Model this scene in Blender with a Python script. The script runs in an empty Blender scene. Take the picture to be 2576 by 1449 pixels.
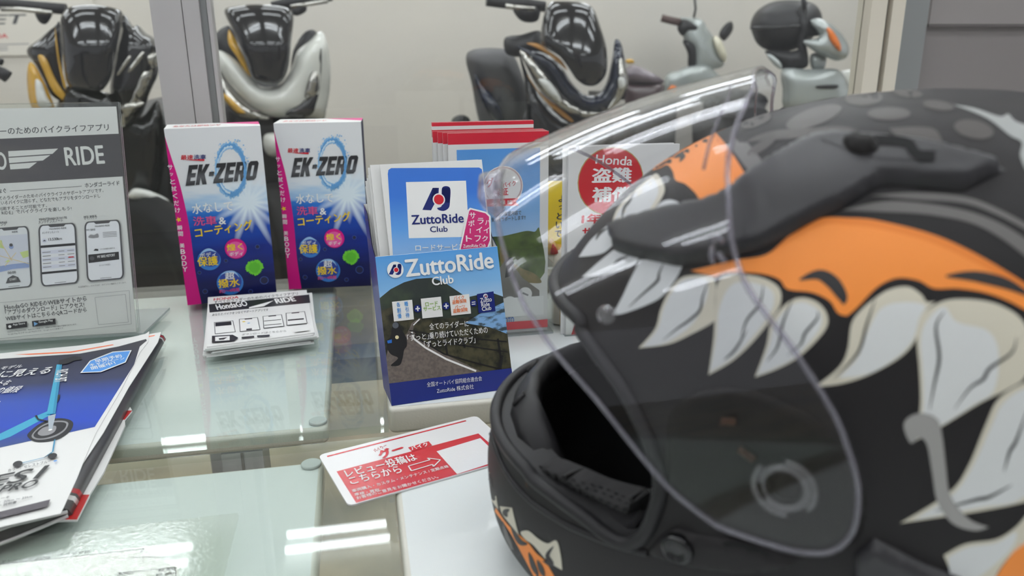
import bpy, math, random
import numpy as np
from mathutils import Vector, Matrix
from mathutils.geometry import delaunay_2d_cdt
from mathutils.bvhtree import BVHTree

random.seed(7)
S = bpy.context.scene
COL = S.collection
# ------------------------------------------------------------------ camera, world, exposure
IW, IH = 2576, 1449
FPX = 1950.0
YAW, PITCH, ROLL = math.radians(11.2), math.radians(17.0), math.radians(-0.35)
TZ, HC = 0.75, 0.26                       # glass counter height, eye above it
C = np.array([0, 0, TZ + HC])
_f = np.array([math.sin(YAW)*math.cos(PITCH), math.cos(YAW)*math.cos(PITCH), -math.sin(PITCH)])
_r = np.array([math.cos(YAW), -math.sin(YAW), 0.0])
_u = np.cross(_r, _f)
_r, _u = _r*math.cos(ROLL)+_u*math.sin(ROLL), -_r*math.sin(ROLL)+_u*math.cos(ROLL)
cd = bpy.data.cameras.new('camera')
cam = bpy.data.objects.new('camera', cd); COL.objects.link(cam)
cam.matrix_world = Matrix(((_r[0], _u[0], -_f[0], C[0]), (_r[1], _u[1], -_f[1], C[1]), (_r[2], _u[2], -_f[2], C[2]), (0, 0, 0, 1)))
cd.sensor_width = 36; cd.lens = FPX*36/IW; cd.clip_start = 0.01
cd.dof.use_dof = True; cd.dof.focus_distance = 0.60; cd.dof.aperture_fstop = 8.5
S.camera = cam
S.view_settings.view_transform = 'Standard'; S.view_settings.look = 'None'
S.view_settings.exposure = 0.45; S.view_settings.gamma = 1; S.view_settings.use_curve_mapping = False
w = bpy.data.worlds.new('world'); S.world = w; w.use_nodes = True
w.node_tree.nodes['Background'].inputs[0].default_value = (0.93, 0.95, 1.0, 1)
w.node_tree.nodes['Background'].inputs[1].default_value = 0.42
TUBE_E = 15
S.cycles.max_bounces = 8; S.cycles.transparent_max_bounces = 24
S.cycles.glossy_bounces = 4; S.cycles.diffuse_bounces = 3; S.cycles.transmission_bounces = 6
S.cycles.caustics_reflective = False; S.cycles.caustics_refractive = False
S.cycles.sample_clamp_indirect = 4

# ------------------------------------------------------------------ photograph pixel -> point in the place
def ray(x, y): return _f + _r*(x-IW/2)/FPX + _u*(IH/2-y)/FPX
def onz(x, y, z=TZ):
    d = ray(x, y); return C + d*((z-C[2])/d[2])
def ony(x, y, Y):
    d = ray(x, y); return C + d*((Y-C[1])/d[1])
def onp(x, y, p, n):
    d = ray(x, y); n = np.array(n, float); return C + d*(np.dot(np.array(p)-C, n)/np.dot(d, n))
def proj(p):
    d = np.array(p)-C; k = d@_f; return np.array([IW/2+FPX*(d@_r)/k, IH/2-FPX*(d@_u)/k])
def crop(ox, oy, s):
    return lambda *pts: [(ox+p[0]*s, oy+p[1]*s)+tuple(p[2:]) for p in pts]

# ------------------------------------------------------------------ materials
def lin(h):
    h = h.lstrip('#'); c = [int(h[i:i+2], 16)/255 for i in (0, 2, 4)]
    return [x/12.92 if x <= .04045 else ((x+.055)/1.055)**2.4 for x in c]+[1]
MATS = {}
def mat(name, hx='808080', rough=.5, metal=0, coat=0, spec=.5, bump=None, noise=None, emit=0):
    if name in MATS: return MATS[name]
    m = bpy.data.materials.new(name); m.use_nodes = True; nt = m.node_tree; b = nt.nodes['Principled BSDF']
    b.inputs['Base Color'].default_value = lin(hx); b.inputs['Roughness'].default_value = rough
    b.inputs['Metallic'].default_value = metal; b.inputs['Coat Weight'].default_value = coat
    b.inputs['Coat Roughness'].default_value = .03; b.inputs['Specular IOR Level'].default_value = spec
    if emit:
        b.inputs['Emission Color'].default_value = lin(hx); b.inputs['Emission Strength'].default_value = emit
    if bump or noise:
        tc = nt.nodes.new('ShaderNodeTexCoord')
    if bump:
        n = nt.nodes.new('ShaderNodeTexNoise'); n.inputs['Scale'].default_value = bump[0]
        nt.links.new(tc.outputs['Object'], n.inputs['Vector'])
        bp = nt.nodes.new('ShaderNodeBump'); bp.inputs['Strength'].default_value = bump[1]; bp.inputs['Distance'].default_value = bump[2]
        nt.links.new(n.outputs['Fac'], bp.inputs['Height']); nt.links.new(bp.outputs['Normal'], b.inputs['Normal'])
    if noise:                                # (scale, second colour, lo, hi[, stretch])
        n = nt.nodes.new('ShaderNodeTexNoise'); n.inputs['Scale'].default_value = noise[0]; n.inputs['Detail'].default_value = 6
        if len(noise) > 4:
            mp = nt.nodes.new('ShaderNodeMapping'); mp.inputs['Scale'].default_value = noise[4]
            nt.links.new(tc.outputs['Object'], mp.inputs['Vector']); nt.links.new(mp.outputs['Vector'], n.inputs['Vector'])
        else:
            nt.links.new(tc.outputs['Object'], n.inputs['Vector'])
        r = nt.nodes.new('ShaderNodeValToRGB')
        r.color_ramp.elements[0].position = noise[2]; r.color_ramp.elements[0].color = lin(hx)
        r.color_ramp.elements[1].position = noise[3]; r.color_ramp.elements[1].color = lin(noise[1])
        nt.links.new(n.outputs['Fac'], r.inputs[0]); nt.links.new(r.outputs[0], b.inputs['Base Color'])
    MATS[name] = m; return m
def ramp_mat(name, stops, axis='Z', rough=.4, coat=0, noise=None, spec=.5):
    """printed colour gradient along an object axis: stops [(metres, hex)]"""
    if name in MATS: return MATS[name]
    m = bpy.data.materials.new(name); m.use_nodes = True; nt = m.node_tree; b = nt.nodes['Principled BSDF']
    b.inputs['Roughness'].default_value = rough; b.inputs['Coat Weight'].default_value = coat; b.inputs['Specular IOR Level'].default_value = spec
    tc = nt.nodes.new('ShaderNodeTexCoord'); sp = nt.nodes.new('ShaderNodeSeparateXYZ'); nt.links.new(tc.outputs['Object'], sp.inputs[0])
    lo, hi = stops[0][0], stops[-1][0]
    mr = nt.nodes.new('ShaderNodeMapRange'); mr.inputs['From Min'].default_value = lo; mr.inputs['From Max'].default_value = hi
    src = sp.outputs[axis]
    if noise:
        n = nt.nodes.new('ShaderNodeTexNoise'); n.inputs['Scale'].default_value = noise[0]; n.inputs['Detail'].default_value = 5
        mp = nt.nodes.new('ShaderNodeMapping'); mp.inputs['Scale'].default_value = noise[2] if len(noise) > 2 else (1, 1, 1)
        nt.links.new(tc.outputs['Object'], mp.inputs['Vector']); nt.links.new(mp.outputs['Vector'], n.inputs['Vector'])
        ma = nt.nodes.new('ShaderNodeMath'); ma.operation = 'MULTIPLY_ADD'; ma.inputs[1].default_value = noise[1]
        nt.links.new(n.outputs['Fac'], ma.inputs[0]); nt.links.new(src, ma.inputs[2]); src = ma.outputs[0]
    nt.links.new(src, mr.inputs['Value'])
    r = nt.nodes.new('ShaderNodeValToRGB'); e = r.color_ramp.elements
    while len(e) < len(stops): e.new(.5)
    for k, (p, hx) in enumerate(stops):
        e[k].position = (p-lo)/(hi-lo); e[k].color = lin(hx)
    nt.links.new(mr.outputs[0], r.inputs[0]); nt.links.new(r.outputs[0], b.inputs['Base Color'])
    MATS[name] = m; return m
def clear(name, tint='ffffff', ior=1.45, haze=0.0, hazecol='ffffff', rough=0.0, bump=None, gain=1.0):
    """thin clear pane: what lies behind, plus a Fresnel reflection"""
    if name in MATS: return MATS[name]
    m = bpy.data.materials.new(name); m.use_nodes = True; nt = m.node_tree
    nt.nodes.remove(nt.nodes['Principled BSDF']); out = nt.nodes['Material Output']
    t = nt.nodes.new('ShaderNodeBsdfTransparent'); t.inputs[0].default_value = lin(tint)
    g = nt.nodes.new('ShaderNodeBsdfGlossy'); g.inputs['Roughness'].default_value = rough
    lw = nt.nodes.new('ShaderNodeLayerWeight'); lw.inputs[0].default_value = .5
    pw = nt.nodes.new('ShaderNodeMath'); pw.operation = 'POWER'; pw.inputs[1].default_value = 5; nt.links.new(lw.outputs['Facing'], pw.inputs[0])
    f0 = ((ior-1)/(ior+1))**2; ml = nt.nodes.new('ShaderNodeMath'); ml.operation = 'MULTIPLY_ADD'; ml.use_clamp = True
    ml.inputs[1].default_value = (1-f0)*gain; ml.inputs[2].default_value = f0*gain; nt.links.new(pw.outputs[0], ml.inputs[0])
    mx = nt.nodes.new('ShaderNodeMixShader'); nt.links.new(ml.outputs[0], mx.inputs[0]); nt.links.new(g.outputs[0], mx.inputs[2])
    base = t.outputs[0]
    if haze:
        d = nt.nodes.new('ShaderNodeBsdfDiffuse'); d.inputs[0].default_value = lin(hazecol)
        m2 = nt.nodes.new('ShaderNodeMixShader'); m2.inputs[0].default_value = haze
        nt.links.new(t.outputs[0], m2.inputs[1]); nt.links.new(d.outputs[0], m2.inputs[2]); base = m2.outputs[0]
    if bump:
        tc = nt.nodes.new('ShaderNodeTexCoord'); n = nt.nodes.new('ShaderNodeTexNoise'); n.inputs['Scale'].default_value = bump[0]
        nt.links.new(tc.outputs['Object'], n.inputs['Vector'])
        bp = nt.nodes.new('ShaderNodeBump'); bp.inputs['Strength'].default_value = bump[1]; bp.inputs['Distance'].default_value = bump[2]
        nt.links.new(n.outputs['Fac'], bp.inputs['Height']); nt.links.new(bp.outputs['Normal'], g.inputs['Normal'])
    nt.links.new(base, mx.inputs[1]); nt.links.new(mx.outputs[0], out.inputs['Surface'])
    MATS[name] = m; return m

# ------------------------------------------------------------------ mesh helpers
class MB:
    def __init__(s): s.v, s.f, s.m, s.sm, s.mats = [], [], [], [], []
    def mi(s, m):
        if m not in s.mats: s.mats.append(m)
        return s.mats.index(m)
    def add(s, vs, fs, m, smooth=False):
        k = len(s.v); s.v += [tuple(float(c) for c in p) for p in vs]; i = s.mi(m)
        for f in fs: s.f.append(tuple(k+j for j in f)); s.m.append(i); s.sm.append(smooth)
    def box(s, a, b, m, F=None):
        vs = [(x, y, z) for z in (a[2], b[2]) for y in (a[1], b[1]) for x in (a[0], b[0])]
        if F: vs = [F(p) for p in vs]
        s.add(vs, [(0, 2, 3, 1), (4, 5, 7, 6), (0, 1, 5, 4), (2, 6, 7, 3), (0, 4, 6, 2), (1, 3, 7, 5)], m)
    def rslab(s, pts, z0, z1, r, m, n=4):
        """upright prism over outline pts with rounded top and bottom edges"""
        rings = []
        prof = [(r-r*math.sin(a), z0+r-r*math.cos(a)) for a in [math.pi/2*i/n for i in range(n+1)]]
        prof = [(r*(1-math.sin(math.pi/2*i/n)), z0+r*(1-math.cos(math.pi/2*i/n))) for i in range(n+1)]
        prof += [(r*(1-math.cos(math.pi/2*i/n)), z1-r*(1-math.sin(math.pi/2*i/n))) for i in range(n+1)]
        for ins, z in prof: rings.append([(x, y, z) for x, y in inset(pts, ins)])
        s.loft(rings, m, True, True)
    def loft(s, rings, m, closed=True, caps=True, smooth=True):
        n = len(rings[0]); vs = [p for r in rings for p in r]; fs = []
        for i in range(len(rings)-1):
            for j in range(n if closed else n-1):
                a, b = i*n+j, i*n+(j+1) % n; fs.append((a, b, b+n, a+n))
        s.add(vs, fs, m, smooth)
        if caps:
            s.add(rings[0], [tuple(range(n))[::-1]], m); s.add(rings[-1], [tuple(range(n))], m)
    def tube(s, pts, r, m, n=8, closed=False, caps=True):
        P = [Vector(p) for p in pts]; rings = []; N = len(P); up = None
        rr = r if hasattr(r, '__len__') else [r]*N
        for i, p in enumerate(P):
            a = P[(i-1) % N] if closed or i else P[0]; b = P[(i+1) % N] if closed or i < N-1 else P[-1]
            t = (b-a).normalized()
            if up is None: up = t.orthogonal().normalized()
            up = (up-t*up.dot(t)); up = up.normalized() if up.length > 1e-6 else t.orthogonal().normalized()
            q = t.cross(up)
            rings.append([tuple(p+(up*math.cos(k*2*math.pi/n)+q*math.sin(k*2*math.pi/n))*rr[i]) for k in range(n)])
        if closed: rings.append(rings[0])
        s.loft(rings, m, True, caps and not closed)
    def lathe(s, prof, o, ax, m, n=24, smooth=True):
        ax = Vector(ax).normalized(); u = ax.orthogonal().normalized(); q = ax.cross(u); o = Vector(o)
        s.loft([[tuple(o+ax*h+(u*math.cos(k*2*math.pi/n)+q*math.sin(k*2*math.pi/n))*max(r, 1e-5)) for k in range(n)] for r, h in prof], m, True, True, smooth)
    def ball(s, c, r, m, n=16, F=None):
        rx = r if hasattr(r, '__len__') else (r, r, r); rings = []
        for i in range(1, n):
            a = math.pi*i/n
            ring = [(c[0]+rx[0]*math.sin(a)*math.cos(k*math.pi/n), c[1]+rx[1]*math.sin(a)*math.sin(k*math.pi/n), c[2]-rx[2]*math.cos(a)) for k in range(2*n)]
            rings.append([F(p) for p in ring] if F else ring)
        s.loft(rings, m)
    def build(s, name, parent=None, fix=True, local=False):
        me = bpy.data.meshes.new(name); off = None if local else world_of(parent)
        vs = s.v
        if off is not None:
            inv = off.inverted(); vs = [tuple(inv @ Vector(p)) for p in vs]
        me.from_pydata(vs, [], s.f)
        for m in s.mats: me.materials.append(m)
        me.polygons.foreach_set('material_index', s.m); me.polygons.foreach_set('use_smooth', s.sm); me.update()
        if fix:
            import bmesh
            bm = bmesh.new(); bm.from_mesh(me); bmesh.ops.remove_doubles(bm, verts=bm.verts, dist=1e-7); bm.to_mesh(me); bm.free()
        o = bpy.data.objects.new(name, me); COL.objects.link(o)
        if parent: o.parent = parent
        return o
def world_of(o):
    if o is None: return None
    m = Matrix.LocRotScale(o.location, o.rotation_euler, None)
    return world_of(o.parent) @ m if o.parent else m
def thing(name, label, cat, loc=(0, 0, 0), rz=0, group=None):
    o = bpy.data.objects.new(name, None); COL.objects.link(o); o.empty_display_size = .02
    o.location = loc; o.rotation_euler = (0, 0, rz); o['label'] = label; o['category'] = cat
    if group: o['group'] = group
    return o
def tag(o, label, cat, group=None):
    o['label'] = label; o['category'] = cat
    if group: o['group'] = group
    return o
def struct(o): o['kind'] = 'structure'; return o
def dup(o, parent=None):
    c = o.copy(); COL.objects.link(c)
    if parent: c.parent = parent
    for ch in o.children: dup(ch, c)
    return c
def inset(pts, d):
    n = len(pts); out = []
    area = sum(pts[i][0]*pts[(i+1) % n][1]-pts[(i+1) % n][0]*pts[i][1] for i in range(n)); sg = 1 if area > 0 else -1
    for i in range(n):
        p, a, b = Vector(pts[i]), Vector(pts[i-1]), Vector(pts[(i+1) % n])
        e1, e2 = (p-a).normalized(), (b-p).normalized()
        n1, n2 = Vector((-e1.y, e1.x))*sg, Vector((-e2.y, e2.x))*sg
        k = (n1+n2); k = k/max(k.length_squared/2, .3); out.append(tuple(p+k*d))
    return out
def rrect(x0, y0, x1, y1, r, n=5):
    out = []
    for cx, cy, a0 in ((x1-r, y1-r, 0), (x0+r, y1-r, 90), (x0+r, y0+r, 180), (x1-r, y0+r, 270)):
        for i in range(n+1):
            a = math.radians(a0+90*i/n); out.append((cx+r*math.cos(a), cy+r*math.sin(a)))
    return out
def smooth(pts, n=5, closed=True):
    """Catmull-Rom through pts; a third value marks a sharp corner"""
    N = len(pts); out = []; P = [Vector(p[:2]) for p in pts]; sh = [len(p) > 2 for p in pts]
    for i in range(N if closed else N-1):
        p1, p2 = P[i], P[(i+1) % N]
        p0 = p1 if sh[i] or (not closed and i == 0) else P[i-1]
        p3 = p2 if sh[(i+1) % N] or (not closed and i == N-2) else P[(i+2) % N]
        for k in range(n):
            t = k/n
            out.append(tuple(.5*((2*p1)+(p2-p0)*t+(2*p0-5*p1+4*p2-p3)*t*t+(3*p1-p0-3*p2+p3)*t**3)))
    if not closed: out.append(tuple(P[-1]))
    return out
def inside(poly, x, y):
    c = False; n = len(poly); j = n-1
    for i in range(n):
        a, b = poly[i], poly[j]
        if (a[1] > y) != (b[1] > y) and x < (b[0]-a[0])*(y-a[1])/(b[1]-a[1])+a[0]: c = not c
        j = i
    return c
def edist(poly, x, y):
    P = np.asarray(poly, float); A = P; B = np.roll(P, -1, 0); d = B-A; q = np.array([x, y])-A
    t = np.clip((q*d).sum(1)/np.maximum((d*d).sum(1), 1e-18), 0, 1)
    return float(np.sqrt((((A+d*t[:, None])-np.array([x, y]))**2).sum(1)).min())
def densify(poly, step):
    out = []; n = len(poly)
    for i in range(n):
        a, b = Vector(poly[i][:2]), Vector(poly[(i+1) % n][:2]); k = max(1, int((b-a).length/step))
        out += [tuple(a+(b-a)*j/k) for j in range(k)]
    return out
def tess(poly, step, edge=True):
    poly = densify(poly, step) if edge else [tuple(p[:2]) for p in poly]
    xs, ys = [p[0] for p in poly], [p[1] for p in poly]; pts = list(poly)
    y = min(ys)+step*.5; row = 0
    while y < max(ys):
        x = min(xs)+step*(.5 if row % 2 else .25)
        while x < max(xs):
            if inside(poly, x, y) and edist(poly, x, y) > step*.45: pts.append((x, y))
            x += step
        y += step*.87; row += 1
    v, e, f, ov, oe, of = delaunay_2d_cdt([Vector(p) for p in pts], [], [list(range(len(poly)))], 1, 1e-7)
    return [tuple(p) for p in v], [tuple(t) for t in f], poly

# ------------------------------------------------------------------ lettering
_tc = bpy.data.curves.new('lettering', 'FONT'); _to = bpy.data.objects.new('lettering', _tc); _tcache = {}
def glyphs(body, bold=0.0, shear=0.0, res=2):
    k = (body, bold, shear, res)
    if k not in _tcache:
        _tc.body = body; _tc.offset = 0; _tc.shear = shear; _tc.resolution_u = res; _tc.fill_mode = 'FRONT'
        m = _to.to_mesh()
        v = np.zeros(len(m.vertices)*3); m.vertices.foreach_get('co', v); v = v.reshape(-1, 3)[:, :2].copy()
        f = [tuple(p.vertices) for p in m.polygons]; _to.to_mesh_clear()
        if not len(v): v = np.zeros((1, 2))
        if bold >= .008:                       # heavier weight: the same glyphs overprinted with small shifts
            q = bold*.75; n = len(v); sh = [(-q, 0), (q, 0), (0, -q*.7), (0, q*.7)]
            v = np.concatenate([v+np.array(s_) for s_ in sh]); f = [tuple(i+n*j for i in t) for j in range(4) for t in f]
        _tcache[k] = (v, f, v.min(0), v.max(0))
    return _tcache[k]
class Print:
    """flat printed layer on a face with origin O, right U, up V, outward N; marks placed by where the photo shows them"""
    STEP = 0.00007
    def __init__(s, mb, O, U, V, base=0.0, local=False, surf=None, px=None):
        s.mb, s.O = mb, np.array(O, float); s.U, s.V = np.array(U, float), np.array(V, float)
        s.U /= np.linalg.norm(s.U); s.V /= np.linalg.norm(s.V); s.N = np.cross(s.U, s.V); s.off = base; s.local = local; s.surf = surf; s.px = px; s.mapf = None
    def uv(s, p):
        if s.px: p = s.px(p)[0]
        q = onp(p[0], p[1], s.O, s.N)-s.O; return (float(q@s.U), float(q@s.V))
    def P(s, a, b, off):
        if s.surf: return s.surf(a, b, off)
        if s.mapf: return s.mapf(a, b, off)
        if s.local: return (a, -off, b)
        return tuple(s.O+s.U*a+s.V*b+s.N*off)
    def raise_(s): s.off += s.STEP
    def polyl(s, pts, m, up=True, step=None):
        if up: s.raise_()
        if step or s.surf:
            v, f, _ = tess(pts, step or .012); s.mb.add([s.P(a, b, s.off) for a, b in v], f, m, bool(s.surf)); return
        a = sum(pts[i][0]*pts[(i+1) % len(pts)][1]-pts[(i+1) % len(pts)][0]*pts[i][1] for i in range(len(pts)))
        if a < 0: pts = pts[::-1]
        s.mb.add([s.P(p[0], p[1], s.off) for p in pts], [tuple(range(len(pts)))], m)
    def poly(s, pts, m, up=True, sm=False, step=None):
        q = [s.uv(p)+tuple(p[2:]) for p in pts]
        s.polyl(smooth(q) if sm else q, m, up, step)
    def disc(s, c, r, m, up=True, n=28, asp=1.0):
        a = s.uv(c); b = s.uv((c[0]+r, c[1])); R = math.dist(a, b)
        s.polyl([(a[0]+R*math.cos(2*math.pi*i/n), a[1]+R*asp*math.sin(2*math.pi*i/n)) for i in range(n)], m, up)
    def star(s, c, r0, r1, n, m, up=True, jit=.3, seed=1):
        rnd = random.Random(seed); a = s.uv(c); k = math.dist(a, s.uv((c[0]+100, c[1])))/100
        pts = []
        for i in range(2*n):
            R = (r1*(1-jit*rnd.random()) if i % 2 else r0)*k; t = math.pi*i/n; pts.append((a[0]+R*math.cos(t), a[1]+R*math.sin(t)))
        s.polyl(pts, m, up)
    def line(s, p, q, wpx, m, up=True):
        a, b = Vector(s.uv(p)), Vector(s.uv(q)); k = wpx*math.dist(s.uv(p), s.uv((p[0]+10, p[1])))/10
        n = (b-a).normalized(); n = Vector((-n.y, n.x))*k/2
        s.polyl([tuple(a-n), tuple(b-n), tuple(b+n), tuple(a+n)], m, up)
    def path(s, pts, wpx, m, up=True):
        if up: s.raise_()
        for a, b in zip(pts, pts[1:]): s.line(a, b, wpx, m, False)
    def text(s, body, p, q, h, m, bold=.0, shear=0, res=4, up=True):
        """glyph box runs from lower-left p to lower-right q, h pixels tall"""
        if up: s.raise_()
        v, f, lo, hi = glyphs(body, bold, shear, res)
        a, b, t = np.array(s.uv(p)), np.array(s.uv(q)), np.array(s.uv((p[0], p[1]-h)))
        d = b-a; W = np.linalg.norm(d); d = d/W; nrm = np.array([-d[1], d[0]]); Hh = abs((t-a)@nrm); Hh = Hh if Hh > .4*np.linalg.norm(t-a) else np.linalg.norm(t-a)
        sz = np.maximum(hi-lo, 1e-6); w_ = (v-lo)/sz
        pts = a+np.outer(w_[:, 0]*W, d)+np.outer(w_[:, 1]*Hh, nrm)
        nc = 4 if bold >= .008 else 1; per = max(1, len(pts)//nc)
        s.mb.add([s.P(x, y, s.off+.000012*(i//per)) for i, (x, y) in enumerate(pts)], f, m, bool(s.surf))
    def column(s, body, p, q, size, m, bold=.02, up=True):
        """characters one under another from centre p to centre q"""
        if up: s.raise_()
        n = len(body)
        for i, ch in enumerate(body):
            t = i/(n-1) if n > 1 else 0; x, y = p[0]+(q[0]-p[0])*t, p[1]+(q[1]-p[1])*t
            if ch == ' ': continue
            small = .62 if ch in 'ッっャュョィゃゅょ' else 1
            if ch == 'ー':
                s.line((x, y-size*.4), (x, y+size*.4), size*.13, m, False); continue
            s.text(ch, (x-size*.5*small, y+size*.5*small), (x+size*.5*small, y+size*.5*small), size*small, m, bold, up=False)

# ================================================================== SETTING
M_white = mat('white_paper', 'e9e9e6', .45); M_gloss = mat('gloss_paper', 'ecebea', .22, coat=.3)
M_black = mat('ink_black', '1b1b1d', .4); M_dgray = mat('ink_dark_grey', '4a4a4c', .45); M_gray = mat('ink_grey', '8d8d8f', .5)
M_red = mat('ink_red', 'c8202f', .4, spec=.3); M_navy = mat('ink_navy', '16246c', .4, spec=.3); M_blue = mat('ink_blue', '2f6fc4', .4, spec=.3)
M_pink = mat('ink_pink', 'd0107e', .4, spec=.3); M_yel = mat('ink_yellow', 'f2cf1c', .4); M_green = mat('ink_green', '6cc832', .45)
M_orange = mat('ink_orange', 'ee6a2a', .4); M_lblue = mat('ink_light_blue', '7db4e6', .4); M_skyb = mat('ink_sky', '4f93dc', .4)
M_wink = mat('ink_white', 'f4f4f2', .4)
M_alu = mat('painted_aluminium', 'b9b6b5', .4, noise=(3, 'a9a6a6', .35, .75)); M_alud = mat('aluminium_edge', '8f9190', .35, metal=.6)
M_cream = mat('cream_sash', 'cfc7b8', .5); M_seam = mat('dark_seam', '6e6760', .7)

def boxobj(name, a, b, m, parent=None):
    k = MB(); k.box(a, b, m); return k.build(name, parent)
fl = mat('concrete_floor', '9a9079', .35, noise=(2.3, '6d6b60', .42, .62))
struct(boxobj('floor', (-7, -4, -.1), (8, 5.2, 0), fl))
struct(boxobj('wall_back', (-7, 5.0, 0), (8, 5.2, 2.75), mat('wall_paint', 'cfc9bd', .6, noise=(.7, 'c4c0b8', .35, .7))))
struct(boxobj('ceiling', (-7, -4, 2.75), (8, 5.2, 2.85), mat('ceiling_board', 'd9d7d0', .7)))
M_tube = mat('lit_tube', 'f3f8ff', .4, emit=TUBE_E); M_fix = mat('fixture_white', 'dcdcda', .5)
k_ = 0
for iy, y in enumerate((-1.23, -.1, 1.03, 2.17, 3.31, 4.43)):
    for ix, x in enumerate((-3.70, -2.07, -.44, 1.19, 2.82)):
        t = thing('ceiling_light', 'twin tube ceiling light seen mirrored in the glass counter and the scooter fronts', 'ceiling light', (x+.6, y, 2.75), 0, 'twin tube ceiling lights')
        b = MB(); b.box((x-.02, y-.03, 2.735), (x+1.22, y+.03, 2.75), M_fix)
        for xx in (x-.02, x+1.2): b.box((xx, y-.08, 2.69), (xx+.02, y+.08, 2.75), M_fix)
        b.build('housing', t)
        for dy in (-.062, .062):
            b = MB(); b.tube([(x, y+dy, 2.705), (x+1.2, y+dy, 2.705)], .0155, M_tube, 8); b.build('tube', t)

# wall poster, upper left
P0 = ony(0, 140, 4.98); P1 = ony(72, 134, 4.98)
t = MB(); xr = ony(75, 60, 4.98)[0]; zb = P0[2]
t.box((xr-1.3, 4.985, zb), (xr+.34, 5.0, zb+.75), mat('poster_paper', 'd8d3c8', .5))
pr = Print(t, (xr, 4.985, zb), (1, 0, 0), (0, 0, 1)); pr.px = crop(0, 0, .3339)
pr.text('ET', (-60, 185), (215, 180), 75, M_dgray, .03, .25); pr.text('HONDA', (-190, 292), (62, 288), 36, M_red, .03)
for yy in (330, 355, 375): pr.line((-100, yy+8), (220 if yy < 350 else 60, yy), 9, M_gray)
tag(t.build('wall_poster'), 'pale wall poster with black lettering at the upper left above the scooters', 'poster')

# ------------------------------------------------------------------ partition screen and locker
M_acr = clear('acrylic_clear', 'fdfefd', 1.36, .01, 'c8ccc8')
Yp = .985
pt = thing('partition_screen', 'clear acrylic partition with grey aluminium posts behind the counter goods', 'partition', (.25, Yp, 0))
xa, xb = ony(378, 0, Yp)[0], ony(529, 0, Yp)[0]
b = MB(); b.box((xa, Yp-.006, 0), (xa+.033, Yp+.02, 1.6), M_alu); b.box((xa+.034, Yp-.006, 0), (xb-.012, Yp+.02, 1.6), M_alu)
b.box((xa+.03, Yp, 0), (xa+.04, Yp+.02, 1.6), M_seam); b.build('post', pt)
b = MB(); b.box((xb-.012, Yp-.001, 0), (xb-.005, Yp+.02, 1.6), M_alud); b.box((xb-.004, Yp-.004, 0), (xb, Yp+.02, 1.6), M_alu); b.build('glazing_bead', pt)
xs = [ony(p, 0, Yp)[0] for p in (2183, 2222, 2236, 2268, 2338)]
b = MB(); b.box((xs[0], Yp-.01, 0), (xs[1], Yp+.02, 1.6), M_cream); b.build('sash', pt)
b = MB(); b.box((xs[1], Yp, 0), (xs[2], Yp+.02, 1.6), M_seam); b.build('seal', pt)
b = MB(); b.box((xs[2], Yp-.01, 0), (xs[3], Yp+.02, 1.6), M_cream); b.build('sash', pt)
b = MB(); b.box((xs[3], Yp-.004, 0), (xs[3]+.017, Yp+.02, 1.6), M_alud); b.box((xs[3]+.0175, Yp-.002, 0), (xs[4], Yp+.02, 1.6), M_alud); b.build('post', pt)
b = MB(); b.box((xb, Yp+.006, TZ-.06), (xs[0], Yp+.009, 1.58), M_acr); b.build('clear_panel', pt)
b = MB(); b.box((-1.4, Yp+.006, TZ-.06), (xa, Yp+.009, 1.58), M_acr); b.build('clear_panel', pt)
M_lock = mat('panel_grey', '7d7776', .5)
Yl = 1.006; xl = ony(2336, 0, Yl)[0]; zs = ony(2450, 68, Yl)[2]
lk = thing('grey_cabinet', 'tall flat grey cabinet at the right edge behind the helmet', 'cabinet', (xl+.3, Yl+.04, 0))
b = MB(); b.box((xl-.012, Yl, 0), (xl+.6, Yl+.07, zs), M_lock); b.build('lower_body', lk)
b = MB(); b.box((xl, Yl-.008, zs), (xl+.61, Yl+.07, zs+.004), mat('panel_edge', '5b5655', .5)); b.box((xl, Yl-.008, zs+.004), (xl+.61, Yl+.07, 1.7), mat('panel_upper', '898382', .5)); b.build('upper_door', lk)

# ------------------------------------------------------------------ counter: frame, four slabs, two glass tops
M_slab = mat('slab_mint', 'e4e9e7', .35, coat=.15, bump=(900, .15, .0004)); M_slabc = mat('slab_edge_cream', 'd6d4c8', .3, coat=.3, bump=(700, .25, .0005))
cf = thing('counter_frame', 'grey metal counter legs standing on the floor under the pale slabs', 'counter frame', (0, .4, 0))
lx = onz(610, 1150, .6)
for x, y in ((-.86, .6), (-.86, -.05), (.95, .6), (.95, -.05)):
    b = MB(); b.box((x-.02, y-.02, 0), (x+.02, y+.02, TZ-.03), M_alud); b.build('leg', cf)
b = MB(); x0, x1 = ony(557, 1150, .541)[0], ony(662, 1150, .541)[0]; b.box((x0, .541, 0), (x1, .575, TZ-.0224), M_alu); b.box(((x0+x1)/2-.001, .5402, 0), ((x0+x1)/2+.001, .541, TZ-.0224), M_seam)
b.build('leg', cf)
for y in (.25, .75):
    b = MB(); b.box((-.88, y-.02, TZ-.055), (.97, y+.02, TZ-.03), M_alud); b.build('rail', cf)
def slab(label, x0, x1, y0, y1, top, th):
    b = MB(); b.rslab(rrect(x0, y0, x1, y1, .006), top-th, top, .0035, M_slabc); o = None
    b.add([(x, y, top+.0001) for x, y in rrect(x0+.0035, y0+.0035, x1-.0035, y1-.0035, .004)], [tuple(range(24))], M_slab)
    return tag(b.build('counter_slab'), label, 'slab')
zl = TZ-.0085
slab('pale mint slab at the back left, under the two boxes and white flyers', -.9, -.034, .540, .915, zl, .0135)
slab('pale mint slab at the front left, under the price list and the magazine pile', -.9, -.035, -.1, .492, zl, .0135)
slab('pale mint slab at the back right, under the blue leaflet box', .0115, 1.0, .545, .915, TZ-.0001, .0215)
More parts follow.
